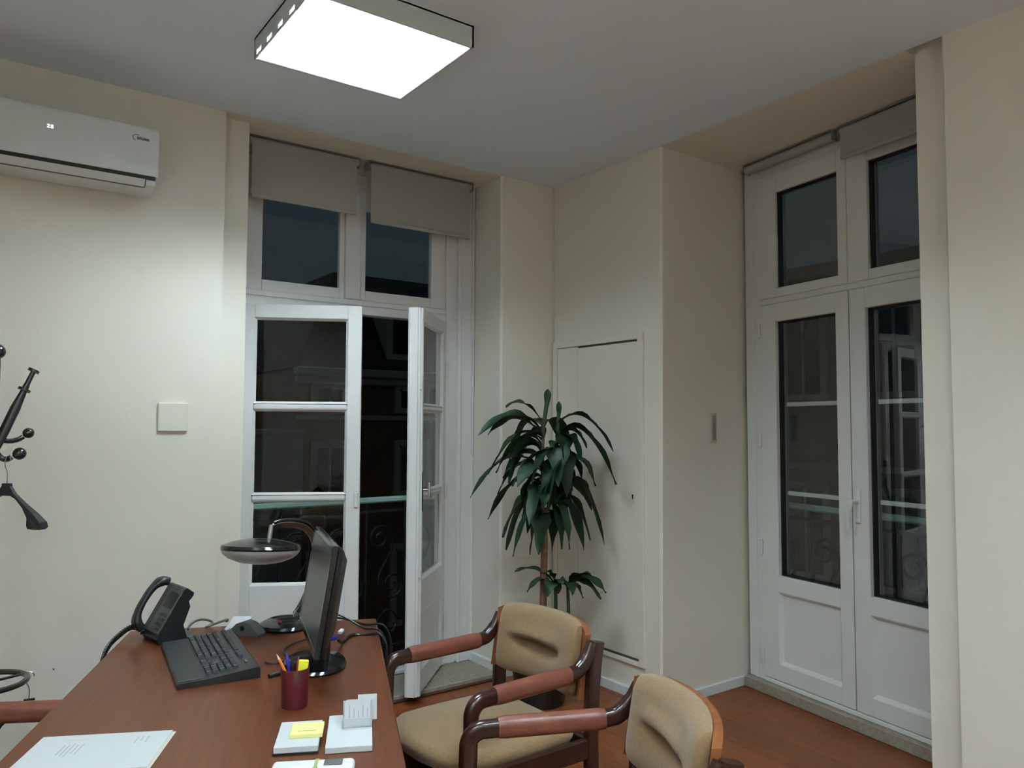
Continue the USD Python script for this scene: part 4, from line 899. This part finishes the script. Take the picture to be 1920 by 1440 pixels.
for c in (6.70, 8.7, 10.7, 12.7):
    far_window(b1, 'y', 16.0, c, 1.90, 2.34, .66, False)
    far_window(b1, 'y', 16.0, c, .02, 1.05, .66, True)
    far_window(b1, 'y', 16.0, c, -2.9, -1.3, .8, True)
b3 = thing('apartment_building', 'lower pale building left of the reddish one across the street', 'building', (0, 0, 0))
part(b3, 'wall', bx(1.0, 5.96, 15.6, 24, -6.5, 1.30), 'facade_pale', smooth=False)
part(b3, 'parapet', bx(.9, 5.97, 15.5, 15.8, 1.30, 1.42, .02), 'stone_trim', smooth=False)
for c in (2.2, 3.9): far_window(b3, 'y', 15.6, c, -1.5, .1, .8, True)
b4 = thing('apartment_building', 'tall dim building far behind the pale one across the street', 'building', (0, 0, 0))
part(b4, 'wall', bx(-3, 5.8, 26, 34, -6.5, 4.05), 'facade_pale', smooth=False)
part(b4, 'cornice', bx(-3.1, 5.9, 25.8, 26, 3.9, 4.1), 'stone_trim', smooth=False)
for c in (3.2, 5.0): far_window(b4, 'y', 26, c, 1.0, 2.6, .9, False)
b2 = thing('apartment_building', 'brownish building across the side street, seen through the balcony door', 'building', (0, 0, 0))
part(b2, 'wall', bx(15.0, 24, -14, 13.6, -6.5, 4.9), 'facade_brown', smooth=False)
part(b2, 'cornice', bx(14.75, 15.0, -14, 13.7, 4.7, 4.95, .03), 'stone_trim', smooth=False)
part(b2, 'string_course', bx(14.9, 15.0, -14, 13.6, .6, .72), 'stone_trim', smooth=False)
for c in (12.2, 9.9, 7.9, 6.0, 4.0):
    far_window(b2, 'x', 15.0, c, 2.2, 3.9, .9, False)
    far_window(b2, 'x', 15.0, c, -1.6, .2, .9, True)
def street_lamp(label, loc, dirv):
    t = thing('street_lamp', label, 'street lamp', loc)
    d = np.array(dirv, float)
    part(t, 'bracket', tube([(0, 0, -.35), tuple(d * .2 + (0, 0, -.30)), tuple(d * .45 + (0, 0, -.05)), tuple(d * .6 + (0, 0, .02))], .02, 16, 8), 'iron')
    c = d * .62
    part(t, 'cap', mv(lathe([(0, .14), (.03, .12), (.15, .02), (.16, 0), (0, 0)], 12), tuple(c)), 'iron')
    part(t, 'bulb', ball(tuple(c + (0, 0, -.05)), .035, 2), 'street_bulb', label='glowing warm bulb')
    part(t, 'cage', cat_([cyl(tuple(c + (.10 * math.cos(a), .10 * math.sin(a), 0)), tuple(c + (.07 * math.cos(a), .07 * math.sin(a), -.22)), .006, 6) for a in np.linspace(0, 2 * math.pi, 4, endpoint=False)]), 'iron')
street_lamp('small lit wall lantern on the reddish building across the street', (6.20, 15.98, .10), (0, -1, 0))
street_lamp('lit wall lantern on the brownish building across the side street', (14.98, 6.95, 1.5), (-1, 0, 0))
street_lamp('lit wall lantern low on the reddish building, below the railing', (9.35, 15.98, -2.2), (0, -1, 0))
